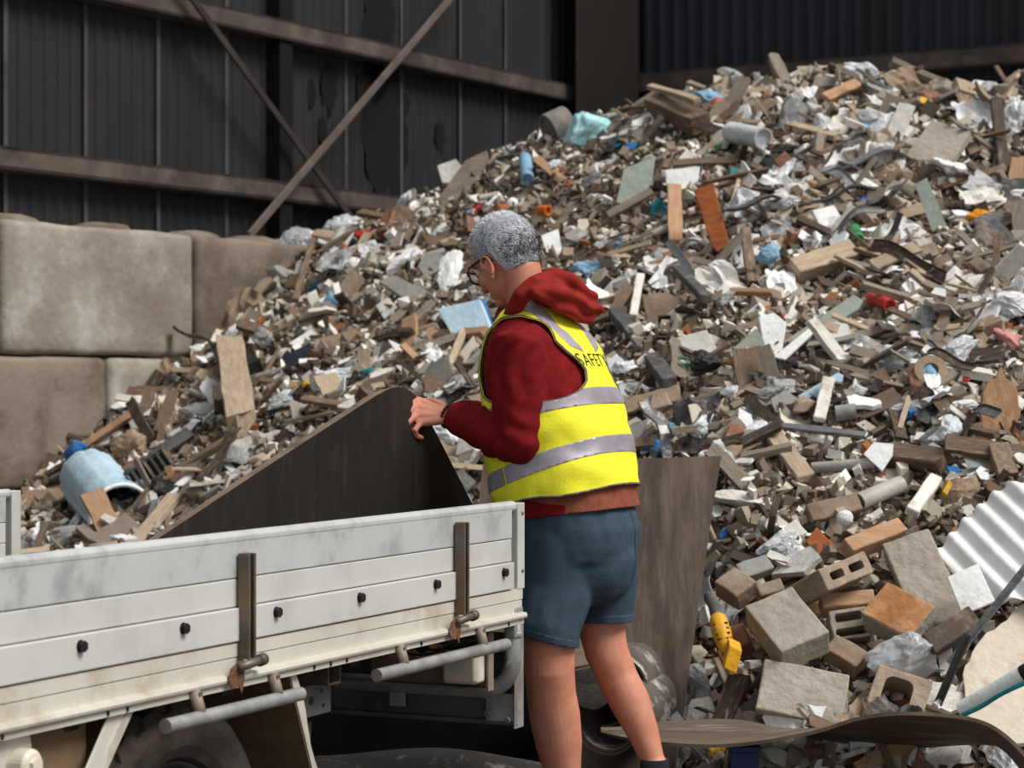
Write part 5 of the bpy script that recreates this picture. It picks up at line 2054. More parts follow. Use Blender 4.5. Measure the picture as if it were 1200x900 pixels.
crumple('rubbish_bag', 'black rubbish bag with grey cloth over it beneath the amber fabric', 'bag', 1166, 292, 22, 22, M['grey_dark'], amp=.25, seed=9, short='the dark bag under the amber fabric')
crumple('grey_cloth', 'dusty grey cloth draped over the dark bag', 'cloth', 1164, 276, 24, 10, M['grey_cloth'], amp=.3, seed=19, short=None, lift=.06)
crumple('plastic_sheet', 'hanging light grey plastic sheet near the skyline', 'plastic sheet', 930, 150, 20, 32, M['film_grey'], amp=.3, seed=10, short='the grey hanging sheet', depth_r=.12)
board('top_board', 'light wooden board lying on the skyline', 'board', [(862, 104), (920, 98), (924, 108), (868, 120)], M['timber_pale'], .03, .12, short='the skyline board')
board('white_board', 'long white board just below the skyline board', 'board', [(866, 124), (902, 118), (908, 134), (880, 138)], M['white'], .02, .1, short='the long white board')
block('grey_box', 'grey metal box half sunk on top of the heap', 'box', (952, 88), (990, 92), (953, 108), (0, -.95, .3), .2, M['grey_board'], 'the grey box on top', lift=.1)
plank('timber_baulk', 'beam end sticking up at the peak of the heap', 'timber', (906, 68), (924, 104), .07, .05, M['timber_grey'], .0, .0, 'the peak beam end', splinter=.03)
plank('timber_plank', 'plank lying level on the skyline behind the grey box', 'timber', (934, 88), (992, 86), .06, .05, M['timber_pale'], .02, .02, 'the level skyline plank')
board('blue_board', 'flat light blue board near the top of the heap', 'board', [(1000, 142), (1018, 127), (1028, 136), (1025, 147), (1003, 148)], M['blue_pale'], .02, .22, short='the light blue board')
plank('timber_plank', 'orange-brown short plank left of the light blue board', 'timber', (968, 131), (1006, 117), .07, .03, M['timber_tan'], .08, .1, 'the short orange plank')
board('bent_sheet', 'white bent panel on the right of the skyline', 'panel', [(1128, 108), (1142, 93), (1168, 97), (1166, 106), (1150, 110)], M['white'], .02, .12, short='the white skyline panel')
board('blue_sheet', 'pale blue panel on the skyline', 'panel', [(1090, 100), (1108, 96), (1116, 106), (1110, 112), (1092, 110)], M['blue_pale'], .02, .26, short='the pale blue skyline panel')
plank('steel_bar', 'rusty dark bar standing upright among pale debris near the edge', 'metal bar', (1178, 212), (1168, 150), .06, .04, M['timber_dark'], .06, .16, 'the rusty upright bar')
crumple('white_cable', 'heap of whitish tangled sheeting right of the rusty bar', 'sheeting', 1190, 158, 20, 26, M['film'], amp=.45, seed=13, short='the white sheeting')
board('foam_block', 'clean white polystyrene slab in the middle of the heap', 'polystyrene', [(889, 371), (907, 366), (922, 378), (917, 410), (902, 412), (894, 402)], M['white'], .05, .1, n=(.05, -.93, .36), short='the white polystyrene slab')
board('plaster_sheet', 'torn white plaster sheet below the orange panel', 'plasterboard', [(858, 276), (890, 274), (892, 296), (878, 324), (862, 322)], M['white'], .02, .08, short='the torn white sheet', ragged=2)
crumple('white_bundle', 'round white bundle at the foot of the orange panel', 'bundle', 811, 291, 15, 11, M['white'], amp=.2, seed=14, short='the white bundle')
plank('timber_stake', 'pointed brown stake standing in front of the torn white sheet', 'timber', (884, 340), (879, 296), .05, .03, M['timber_brown'], .05, .12, 'the pointed stake', splinter=.05)
plank('timber_log', 'thick pale brown log end high in the timber drift', 'timber', (932, 338), (1002, 316), .10, .09, M['timber_pale'], .08, .09, 'the thick log')
pipe('drink_bottle', 'small red plastic bottle in the timber drift', 'bottle', (1023, 369), (1045, 378), .03, M['red'], .08, .08, .008, 'the red bottle')
board('fascia_board', 'long grey-green board with white paint running up the timber drift', 'board', [(918, 400), (1000, 345), (1012, 352), (1006, 362), (930, 410)], M['green_board'], .03, .1, short='the grey-green fascia')
board('white_strip', 'white painted strip under the grey-green fascia', 'board', [(906, 418), (948, 384), (958, 386), (920, 422)], M['white'], .02, .08, short='the white painted strip')
crumple('pink_rag', 'dusty pink rag bundle near the edge of the frame', 'rag', 1183, 406, 19, 16, M['pink'], amp=.22, seed=15, short='the pink rag')
board('broken_plank', 'broad splintered tan plank standing below the pink rag', 'timber', [(1150, 534), (1151, 462), (1158, 446), (1166, 444), (1173, 428), (1178, 442), (1190, 450), (1194, 474), (1192, 520), (1180, 541), (1168, 526)], M['timber_upright'], .04, .14, n=(0, -.95, .28), short='the splintered tan plank', ragged=3)
plank('steel_channel', 'dark grey steel bar sloping down beside the man', 'metal bar', (728, 386), (790, 470), .07, .05, M['grey_dark'], .1, .08, 'the dark steel bar')
crumple('brush_head', 'black brush head with stiff bristles right of the man', 'brush', 835, 458, 18, 15, M['black'], amp=.2, freq=5, seed=16, short='the black brush head', lift=.12)
board('switch_plate', 'cream socket panel under the black brush head', 'panel', [(806, 474), (828, 470), (840, 492), (868, 498), (850, 508), (812, 500)], M['cream_board'], .02, .08, short='the cream socket panel')
board('dusty_door', 'dusty brown panel leaning in the middle of the heap', 'panel', [(752, 346), (782, 342), (822, 366), (832, 398), (800, 400), (762, 398)], M['brick_brown'], .03, .08, short='the dusty brown panel')
plank('white_post', 'white painted edge post beside the dusty brown panel', 'timber', (748, 390), (756, 342), .04, .03, M['plaster'], .08, .09, 'the white edge post')
plank('grey_pipe', 'grey flat bar lying over the dusty brown panel', 'metal bar', (803, 344), (836, 382), .05, .04, M['grey_dark'], .14, .12, 'the grey flat bar')
board('plaster_slab', 'grey-white plaster slab below the dusty brown panel', 'plasterboard', [(790, 396), (828, 386), (840, 408), (826, 418), (804, 416)], M['plaster'], .03, .1, short='the grey-white slab')
board('glass_pane', 'greenish pane of glass tilted beside the white polystyrene slab', 'glass', [(846, 420), (886, 384), (896, 400), (892, 422), (858, 428)], M['green_board'], .01, .08, short='the greenish pane')
crumple('black_bag', 'torn black plastic bag in the timber drift', 'bag', 914, 440, 26, 17, M['black'], amp=.35, seed=17, short='the torn black bag')
board('tile_box', 'flattened blue and white packet lying on the timber drift', 'packet', [(934, 464), (982, 436), (990, 440), (984, 452), (946, 472)], M['foam_blue'], .03, .1, short='the blue and white packet')
crumple('plastic_bag', 'dirty white plastic bag in the right of the timber drift', 'plastic bag', 1058, 436, 28, 22, M['film'], amp=.32, seed=18, short='the dirty white bag')
crumple('plastic_bag', 'white plastic bag with blue print above the bare soil', 'plastic bag', 1062, 488, 26, 13, M['white'], amp=.3, seed=20, short='the blue-printed bag', rot=18)
crumple('blue_scrap', 'deep blue plastic strip under the blue-printed bag', 'plastic', 1060, 496, 13, 7, M['blue'], amp=.25, seed=21, short=None, lift=.03)
mb = MB()
p_, sn_, n_2 = face_n(1094, 456, None)
k = n_2.cross(ZV).normalized(); j = k.cross(n_2)
rg = lambda r, o_: [p_ + sn_ * .09 + k * r * math.cos(2 * math.pi * i / 28) + j * r * math.sin(2 * math.pi * i / 28) - n_2 * o_ for i in range(28)]
mb.loft([rg(.03, .03), rg(.03, 0), rg(.068, 0), rg(.068, .03), rg(.03, .03)], cap=False)
finish(mb.build('fibre_ring', M['cardboard'], bevel=.003), 'brown fibre disc with a hole in it', 'disc', 'the holed brown disc', 1094, 456, 18)
pipe('pipe_piece', 'short grey plastic pipe with its open dark end facing out', 'pipe', (982, 503), (1006, 500), .033, M['grey_board'], .07, .07, .006, 'the open-ended pipe')
pipe('pipe_piece', 'long pale grey pipe lying level above the bricks', 'pipe', (954, 562), (1028, 559), .022, M['pvc'], .05, .06, .005, 'the level grey pipe')
pipe('pipe_piece', 'dusty pale pipe with a round end above the orange-tan brick', 'pipe', (1008, 602), (1058, 584), .034, M['pvc'], .05, .06, .006, 'the dusty round-ended pipe')
plank('steel_strip', 'long thin grey metal strip lying across the bare soil', 'metal strip', (904, 518), (1020, 533), .03, .02, M['metal'], .08, .08, 'the thin metal strip')
board('white_sheet', 'pointed white sheet piece hanging off the thin metal strip', 'sheet', [(1012, 532), (1024, 518), (1047, 520), (1046, 534), (1034, 552)], M['white'], .006, .12, short='the pointed white sheet')
plank('timber_plank', 'pale pinkish plank end sloping over the bare soil', 'timber', (910, 530), (948, 578), .075, .03, M['timber_pale'], .08, .06, 'the pale pinkish plank')
plank('timber_plank', 'white-painted stick standing over the bare soil', 'timber', (962, 508), (974, 466), .05, .025, M['plaster'], .06, .09, 'the white-painted stick')
plank('timber_baulk', 'dark split beam lying under the pointed white sheet', 'timber', (1040, 545), (1105, 556), .09, .06, M['timber_brown'], .05, .06, 'the dark split beam', splinter=.04)
plank('white_offcut', 'chalky white batten sloping above the corrugated sheet', 'timber', (1070, 618), (1100, 582), .05, .04, M['plaster'], .06, .08, 'the chalky batten')
crumple('dust_bag', 'torn brown paper bag above the corrugated sheet', 'paper bag', 1128, 586, 22, 18, M['cardboard'], amp=.35, seed=22, short='the torn paper bag')
board('yellow_scrap', 'small yellow plastic piece by the torn paper bag', 'plastic', [(1104, 576), (1112, 562), (1116, 566), (1110, 580)], M['yellow'], .012, .1, short='the yellow scrap')
board('blue_scrap', 'small bright blue plastic piece near the dark split beam', 'plastic', [(1108, 546), (1122, 546), (1128, 552), (1114, 556)], M['blue'], .012, .08, short='the bright blue scrap')
crumple('painted_mask', 'whitish broken board with greenish edge on the bare soil', 'board', 873, 590, 36, 9, M['plaster'], amp=.3, seed=23, short='the broken whitish board', rot=-14)
crumple('earth_clod', 'rounded white pebble-like lump by the bricks', 'rubble', 990, 607, 10, 9, M['white'], amp=.12, seed=24, ridged=False, short='the white lump', dpt=8.05)
pipe('green_tube', 'small bright green bent plastic piece on the upper slope', 'plastic', (1002, 282), (1008, 296), .03, M['green'], .06, .06, .01, 'the green piece')
crumple('patterned_cloth', 'blue and white patterned cloth scrap', 'cloth', 908, 328, 13, 11, M['blue_pale'], amp=.3, seed=25, short='the patterned cloth', lift=.12)
plank('hammer_handle', 'reddish brown handle lying level left of the white polystyrene', 'tool handle', (860, 361), (908, 363), .03, .03, M['timber_tan'], .08, .08, 'the reddish handle')
pipe('white_pipe', 'pale grey roll lying near the top of the heap', 'roll', (862, 178), (900, 186), .06, M['film'], .12, .12, .01, 'the pale grey roll')
board('teal_scrap', 'teal plastic scrap right of the orange panel', 'plastic', [(853, 200), (864, 196), (868, 208), (856, 214)], M['teal'], .012, .1, short='the teal scrap')
crumple('teal_wire', 'tangle of teal wire left of the brown standing plank', 'wire', 772, 252, 12, 10, M['teal'], amp=.5, freq=3, seed=26, short='the teal wire')
board('blue_scrap', 'blue plastic offcut at the skyline grey bag', 'plastic', [(856, 160), (866, 156), (872, 166), (862, 172)], M['blue'], .012, .2, short='the blue offcut')

# ---------------- around and left of the man
e0 = board('foam_block', 'thick pale blue foam board with a bright blue edge behind the man', 'foam board', [(512, 362), (562, 350), (580, 396), (570, 410), (536, 404)], M['foam_blue'], .05, .26, n=(-.35, -.78, .5), short='the pale blue foam board')
board('foam_edge', '', '', [(562, 350), (568, 350), (584, 398), (580, 404), (575, 396)], M['blue'], .05, .25, n=(.4, -.85, .3), keep=False, parent=e0)
plank('pallet_board', 'tan board end under the pale blue foam board', 'timber', (518, 412), (574, 408), .06, .05, M['timber_tan'], .08, .08, 'the tan board end')
plank('timber_stick', 'light stick propped under the tan board end', 'timber', (532, 446), (550, 416), .035, .03, M['timber_pale'], .08, .12, 'the propped light stick')
board('gable_board', 'fan of grey weathered boards on the skyline above the man', 'board', [(513, 232), (545, 188), (570, 176), (572, 184), (548, 236), (530, 272)], M['timber_grey'], .03, .1, short='the fan of weathered boards')
board('white_box', 'small white board with a brown edge on the skyline', 'board', [(512, 194), (534, 186), (548, 204), (540, 216), (518, 214)], M['plaster'], .05, .1, short='the small white skyline board')
board('white_card', 'white rectangular plastic card behind the head', 'plastic', [(634, 276), (654, 268), (660, 300), (644, 308)], M['white'], .012, .09, short='the white card behind the head')
pipe('bottle_cap', 'orange cap above the white card', 'cap', (637, 262), (647, 262), .03, M['orange'], .08, .08, .01, 'the orange cap')
crumple('blue_film', 'light blue plastic film behind the hood', 'plastic film', 690, 320, 15, 14, M['blue_pale'], amp=.35, seed=27, short='the blue film behind the hood')
crumple('plastic_ball', 'round white plastic ball sitting on the soil above the head', 'ball', 601, 240, 7, 7, M['white'], amp=.05, seed=28, ridged=False, sub=3, short='the white ball')
board('grey_board', 'weathered grey board lying left of the head', 'board', [(444, 330), (462, 322), (510, 346), (516, 362), (498, 366)], M['grey_board'], .03, .09, short='the weathered grey board')
board('concrete_tile', 'small square grey tile left of the weathered board', 'tile', [(426, 340), (436, 334), (448, 350), (438, 360)], M['grey_board'], .03, .08, short='the small grey tile')
board('concrete_tile', 'second square grey tile just below the small one', 'tile', [(440, 358), (454, 348), (466, 360), (450, 374)], M['plaster'], .03, .08, short='the second grey tile')
board('tarp_piece', 'dark navy tarpaulin piece left of the tilted rubber sheet', 'tarpaulin', [(330, 418), (362, 402), (392, 424), (374, 446), (340, 440)], M['navy'], .012, .1, short='the navy tarpaulin')
board('cardboard_sheet', 'large dusty brown sheet right of the navy tarpaulin', 'sheet', [(366, 398), (416, 386), (452, 398), (424, 418), (398, 424)], M['cardboard'], .012, .07, short='the dusty brown sheet')
board('white_batten', 'white broken slat above the navy tarpaulin', 'slat', [(338, 402), (364, 386), (372, 392), (350, 408)], M['white'], .015, .1, short='the white broken slat')
board('pale_tile', 'pale flat board above the white broken slat', 'board', [(318, 380), (334, 372), (362, 380), (350, 390)], M['timber_pale'], .02, .08, short='the pale flat board')
plank('tree_stump', 'pale broken log standing upright near the block wall', 'log', (290, 508), (284, 430), .15, .12, M['timber_pale'], .05, .14, 'the pale upright log', splinter=.10)
board('chalky_slab', 'long chalky slab lying above the edge of the tilted rubber sheet', 'slab', [(228, 536), (250, 522), (338, 500), (362, 506), (350, 516), (276, 540)], M['plaster'], .03, .08, short='the long chalky slab', ragged=1.5)
plank('timber_baulk', 'dark charred beam lying by the block wall', 'timber', (268, 424), (306, 448), .10, .08, M['black'], .1, .08, 'the charred beam')
plank('timber_stick', 'thin brown stick leaning on the heap near the block wall', 'timber', (354, 368), (376, 300), .035, .03, M['timber_brown'], .08, .12, 'the thin leaning stick')
crumple('plastic_film', 'clear crumpled plastic caught against the block wall', 'plastic film', 352, 300, 20, 24, M['film_clear'], amp=.35, seed=29, short='the clear plastic by the wall')
crumple('plastic_film', 'white-blue crumpled plastic on the skyline left of the man', 'plastic film', 402, 272, 24, 13, M['film'], amp=.35, seed=30, short='the white-blue skyline plastic', rot=20)
crumple('crisp_packet', 'pink-red packet lying on the skyline left of the man', 'packet', 437, 281, 15, 9, M['red'], amp=.35, seed=31, short='the pink-red packet')
crumple('yellow_bag', 'yellow plastic bag below the navy tarpaulin', 'plastic bag', 362, 456, 16, 7, M['yellow'], amp=.35, seed=32, short='the yellow bag')
crumple('yellow_bag', 'second, paler yellow bag nearer the tilted rubber sheet', 'plastic bag', 372, 478, 13, 13, M['yellow'], amp=.4, seed=33, short='the paler yellow bag')
crumple('blue_rag', 'blue plastic scrap below the thin leaning stick', 'plastic', 374, 342, 9, 8, M['blue'], amp=.3, seed=34, short='the blue scrap by the stick')
crumple('blue_rag', 'pale blue plastic flap under the blue scrap', 'plastic', 391, 358, 11, 13, M['blue_pale'], amp=.3, seed=35, short='the pale blue flap')
crumple('magenta_rag', 'small magenta rag left of the second grey tile', 'rag', 431, 372, 9, 7, M['magenta'], amp=.3, seed=36, short='the magenta rag')
crumple('plastic_tray', 'grey-blue moulded plastic shell by the pale upright log', 'plastic', 236, 492, 20, 16, M['film_grey'], amp=.25, seed=37, short='the grey-blue plastic shell', rot=-25)
plank('grey_trim', 'slate-blue trim piece below the grey-blue shell', 'trim', (196, 546), (232, 522), .07, .03, M['grey_dark'], .08, .08, 'the slate-blue trim')
crumple('foam_chunk', 'brown torn foam lump by the lower block', 'foam', 160, 532, 20, 18, M['cardboard'], amp=.4, seed=38, short='the brown foam lump')
board('plywood_sheet', 'plain brown board standing against the block wall behind the truck', 'board', [(14, 586), (34, 574), (88, 570), (100, 590), (70, 616), (18, 624)], M['cardboard'], .02, .05, n=(.3, -.9, .2), short='the plain brown board')
plank('clay_pipe', 'red-brown clay pipe piece right of the drum', 'pipe', (158, 568), (196, 556), .07, .06, M['brick_red'], .08, .08, 'the red-brown pipe piece')

# dented drum with its rim towards the camera
dr0, dr1 = P(104, 560, 11.55), P(142, 604, 10.95)
ax_ = (dr1 - dr0).normalized()
drum = props(empty('metal_drum', (dr0 + dr1) / 2 - ZV * .15), 'dented white-blue metal drum lying tipped towards the truck', 'drum')
k = ax_.cross(ZV).normalized(); j = k.cross(ax_)
def rg(c, r): return [c + k * r * math.cos(2 * math.pi * i / 36) * (1 + .05 * math.sin(3 * i)) + j * r * math.sin(2 * math.pi * i / 36) * (1 + .04 * math.cos(2 * i)) for i in range(36)]
mb = MB()
Ld = (dr1 - dr0).length
mb.loft([rg(dr0, .145), rg(dr0, .15), rg(dr0 + ax_ * Ld * .3, .148), rg(dr0 + ax_ * Ld * .33, .154), rg(dr0 + ax_ * Ld * .36, .148), rg(dr0 + ax_ * Ld * .66, .148), rg(dr0 + ax_ * Ld * .69, .154), rg(dr0 + ax_ * Ld * .72, .148), rg(dr1, .15), rg(dr1, .142), rg(dr0 + ax_ * .03, .14)], cap=True)
smooth_by_angle(mb.build('shell', M['foam_blue'], drum), 40)
mb = MB()
pr = [dr1 + k * .152 * math.cos(2 * math.pi * i / 36) + j * .152 * math.sin(2 * math.pi * i / 36) for i in range(37)]
mb.tube(pr, .011, 8, cap=False)
mb.build('rim', M['white'], drum, True)
register('the dented drum', 130, 585, 34)
KEEP.append([(95, 555), (125, 535), (165, 580), (160, 620), (115, 620)])
crumple('blue_bucket', 'blue plastic bucket piece behind the dented drum', 'plastic', 101, 558, 15, 14, M['blue'], amp=.2, seed=39, short='the blue bucket piece', lift=.12)
# black floor grille
gp, gs, gn = face_n(186, 572, None)
ge = props(empty('floor_grille', gp), 'small black slotted grille right of the dented drum', 'grille')
u_, v_ = Vector((.8, .1, .6)).normalized(), Vector((-.55, 0, .8)).normalized()
c = gp + gs * .1
mb = MB()
for s in (-1, 1): mb.box(c + v_ * .055 * s, u_ * .11, v_ * .008, gn * .01); mb.box(c + u_ * .11 * s, u_ * .008, v_ * .06, gn * .01)
mb.build('grille_frame', M['grey_dark'], ge)
for i in range(5):
    mb = MB(); mb.box(c + u_ * (-.073 + .036 * i), u_ * .007, v_ * .05, gn * .008); mb.build('slat', M['grey_dark'], ge)
mb = MB(); mb.box(c - gn * .02, u_ * .1, v_ * .05, gn * .003); mb.build('backing', M['black'], ge)
register('the black grille', 186, 572, 18)
# ------------------------------------------------------------------ the many pieces of the heap
def outside_in(x, y):
    """not behind the man, the truck, the sheets or in the wall"""
    if y > 668 - .116 * x and x < 616: return False
    if x < 500 and y > 640 - (x - 165) * .615 and x > 165 and y > 455: return False
    if poly_sd(np.array([x]), np.array([y]), MAN_SIL)[0] > 4: return False
    if poly_sd(np.array([x]), np.array([y]), [(560, 540), (848, 530), (800, 900), (560, 900)])[0] > 3: return False
    return True


MAN_SIL = [(543, 285), (560, 255), (590, 245), (620, 260), (630, 310), (660, 312), (705, 355), (722, 420), (738, 520), (752, 590), (750, 660), (735, 735), (770, 900), (620, 900), (612, 600), (570, 600), (566, 540), (480, 505), (478, 480), (500, 462), (566, 480), (577, 400), (598, 370), (560, 330)]
KP = [np.array(k, float) for k in KEEP]
KB = [(k[:, 0].min(), k[:, 0].max(), k[:, 1].min(), k[:, 1].max()) for k in KP]


def blocked(x, y, m=-3):
    for k, b in zip(KP, KB):
        if b[0] - 6 < x < b[1] + 6 and b[2] - 6 < y < b[3] + 6:
            if poly_sd(np.array([x]), np.array([y]), k)[0] > m: return True
    return False


R5 = random.Random(21)


# ---- prototype meshes, all about one unit long
def hull_mesh(name, dims, n, seed, flat=False):
    r = random.Random(seed)
    bm = bmesh.new()
    for _ in range(n):
        p = Vector((r.uniform(-1, 1), r.uniform(-1, 1), r.uniform(-1, 1)))
        m = max(abs(p.x), abs(p.y), abs(p.z))
        p /= m ** .6
        bm.verts.new((p.x * dims[0] / 2, p.y * dims[1] / 2, p.z * dims[2] / 2))
    bmesh.ops.convex_hull(bm, input=bm.verts)
    bmesh.ops.delete(bm, geom=[v for v in bm.verts if not v.link_faces], context='VERTS')
    bmesh.ops.bevel(bm, geom=bm.edges[:], offset=.018, segments=1, affect='EDGES', profile=.5)
    me = bpy.data.meshes.new(name)
    bm.to_mesh(me); bm.free()
    return me


def shard_mesh(name, seed, thick, asp=.65, k=None):
    r = random.Random(seed)
    k = k or r.randint(4, 7)
    an = sorted(r.uniform(0, 2 * math.pi) for _ in range(k)) if r.random() < .3 else [2 * math.pi * (i + r.uniform(-.3, .3)) / k for i in range(k)]
    poly = []
    for a in an:
        q = r.uniform(.38, .56)
        poly.append((math.cos(a) * q, math.sin(a) * q * asp))
    out = []
    for i in range(k):
        a, b = poly[i], poly[(i + 1) % k]
        out.append(a)
        for j in (1, 2):
            t = j / 3
            out.append((a[0] + (b[0] - a[0]) * t + r.uniform(-.02, .02), a[1] + (b[1] - a[1]) * t + r.uniform(-.02, .02)))
    mb = MB()
    mb.prism([Vector((p[0], p[1], thick / 2 + .012 * r.uniform(-1, 1))) for p in out], Vector((0, 0, -thick)))
    return mb.mesh(name)


def stick_mesh(name, seed, w, t, jag):
    r = random.Random(seed)
    rows = []
    seg = 6
    cx, cz = 0, 0
    tw = r.uniform(-.1, .1)
    for i in range(seg + 1):
        x = -.5 + i / seg
        cz = .02 * math.sin(3 * x + seed) * r.uniform(.3, 1)
        ring = []
        ww = w * (1 + .12 * r.uniform(-1, 1))
        for s, q in ((-1, -1), (0, -1), (1, -1), (1, 1), (0, 1), (-1, 1)):
            y, z = ww / 2 * s, t / 2 * q
            ring.append(Vector((x, y * math.cos(tw * x) - z * math.sin(tw * x), z + cz)))
        if i in (0, seg):
            e = -1 if i == 0 else 1
            ring = [v + Vector((e * jag * r.uniform(-.6, 1), 0, 0)) for v in ring]
        rows.append(ring)
    mb = MB(); mb.loft(rows)
    me = mb.mesh(name)
    bm = bmesh.new(); bm.from_mesh(me)
    bmesh.ops.recalc_face_normals(bm, faces=bm.faces)
    bm.to_mesh(me); bm.free()
    return me


def crumple_mesh(name, seed, dims, amp, sub=4):
    bm = bmesh.new()
    bmesh.ops.create_icosphere(bm, subdivisions=sub, radius=.5)
    of = Vector((seed * 2.3, seed * .9, seed * 4.1))
    rp = random.Random(seed * 5 + 2)
    planes = [(Vector((rp.gauss(0, 1), rp.gauss(0, 1), rp.gauss(0, 1))).normalized(), rp.uniform(.35, .8)) for _ in range(16)]
    for v in bm.verts:
        d = v.co * 2
        for pn_, pd_ in planes:
            q_ = d.dot(pn_) - pd_
            if q_ > 0: d -= pn_ * q_ * .85
        h = noise.noise(d * 1.4 + of) * .7
        f = 1
        for _ in range(3):
            h += (.5 - abs(noise.noise(d * 2.6 * f + of)) * 1.6) * .4 / f
            f *= 2.1
        d = d * (1 + amp * h) * .5
        v.co = Vector((d.x * dims[0], d.y * dims[1], d.z * dims[2]))
    me = bpy.data.meshes.new(name)
    bm.to_mesh(me); bm.free()
    return me


def sheet_mesh(name, seed, t=.008, asp=.7, amp=.12):
    n = 9
    r = random.Random(seed)
    of = Vector((seed * 3.7, 0, seed))
    top = []
    for i in range(n):
        row = []
        for j in range(n):
            x, y = i / (n - 1) - .5, (j / (n - 1) - .5) * asp
            if i in (0, n - 1): x += r.uniform(-.04, .04)
            if j in (0, n - 1): y += r.uniform(-.04, .04)
            z = amp * (noise.noise(Vector((x * 3, y * 3, 0)) + of) + .6 * abs(noise.noise(Vector((x * 6, y * 6, 4)) + of)))
            row.append(Vector((x, y, z)))
        top.append(row)
    mb = MB()
    bot = [[v - Vector((0, 0, t)) for v in row] for row in top]
    vs = [v for row in top for v in row] + [v for row in bot for v in row]
    N = n * n
    fs = []
    for i in range(n - 1):
        for j in range(n - 1):
            a = i * n + j
            fs.append((a, a + n, a + n + 1, a + 1)); fs.append((N + a, N + a + 1, N + a + n + 1, N + a + n))
    for i in range(n - 1):
        for a, b in (((i + 1) * n, i * n), (i * n + n - 1, (i + 1) * n + n - 1)):
            fs.append((a, b, b + N, a + N))
        for a, b in ((i, i + 1), ((n - 1) * n + i + 1, (n - 1) * n + i)):
            fs.append((a, b, b + N, a + N))
    return mesh_from(name, vs, fs)


def pipe_mesh(name, r):
    mb = MB()
    n = 14
    rg = lambda x, q: [Vector((x, q * math.cos(2 * math.pi * i / n), q * math.sin(2 * math.pi * i / n))) for i in range(n)]
    mb.loft([rg(-.44, r * .8), rg(-.5, r * .8), rg(-.5, r), rg(.5, r), rg(.5, r * .8), rg(.44, r * .8)])
    me = mb.mesh(name)
    me.polygons.foreach_set('use_smooth', [True] * len(me.polygons))
    me.set_sharp_from_angle(angle=R(40))
    return me


def strip_mesh(name, seed):
    mb = MB()
    L = []
    for i in range(11):
        x = -.5 + i / 10
        z = .10 * math.sin(4 * x + seed) + .05 * math.sin(9 * x + 2 * seed)
        L.append([Vector((x, -.05, z)), Vector((x, .05, z + .01)), Vector((x, .055, z + .035)), Vector((x, .06, z + .03)), Vector((x, .055, z)), Vector((x, -.05, z - .012))])
    mb.loft(L)
    me = mb.mesh(name)
    bm = bmesh.new(); bm.from_mesh(me)
    bmesh.ops.recalc_face_normals(bm, faces=bm.faces)
    bm.to_mesh(me); bm.free()
    return me


def brick_mesh(name, seed, broken):
    r = random.Random(seed)
    bm = bmesh.new()
    bmesh.ops.create_cube(bm, size=1)
    bmesh.ops.scale(bm, vec=(1 if not broken else .62, .48, .33), verts=bm.verts)
    bmesh.ops.bevel(bm, geom=bm.edges[:], offset=.02, segments=2, affect='EDGES', profile=.5)
    bmesh.ops.subdivide_edges(bm, edges=[e for e in bm.edges if e.calc_length() > .15], cuts=3, use_grid_fill=True)
    for v in bm.verts:
        if broken and v.co.x > .22: v.co.x += .13 * noise.noise(Vector((v.co.y * 5, v.co.z * 5, seed)))
        v.co += Vector((noise.noise(v.co * 9 + Vector((seed, 0, 0))), noise.noise(v.co * 9 + Vector((0, seed, 0))), noise.noise(v.co * 9))) * .012
    me = bpy.data.meshes.new(name)
    bm.to_mesh(me); bm.free()
    return me


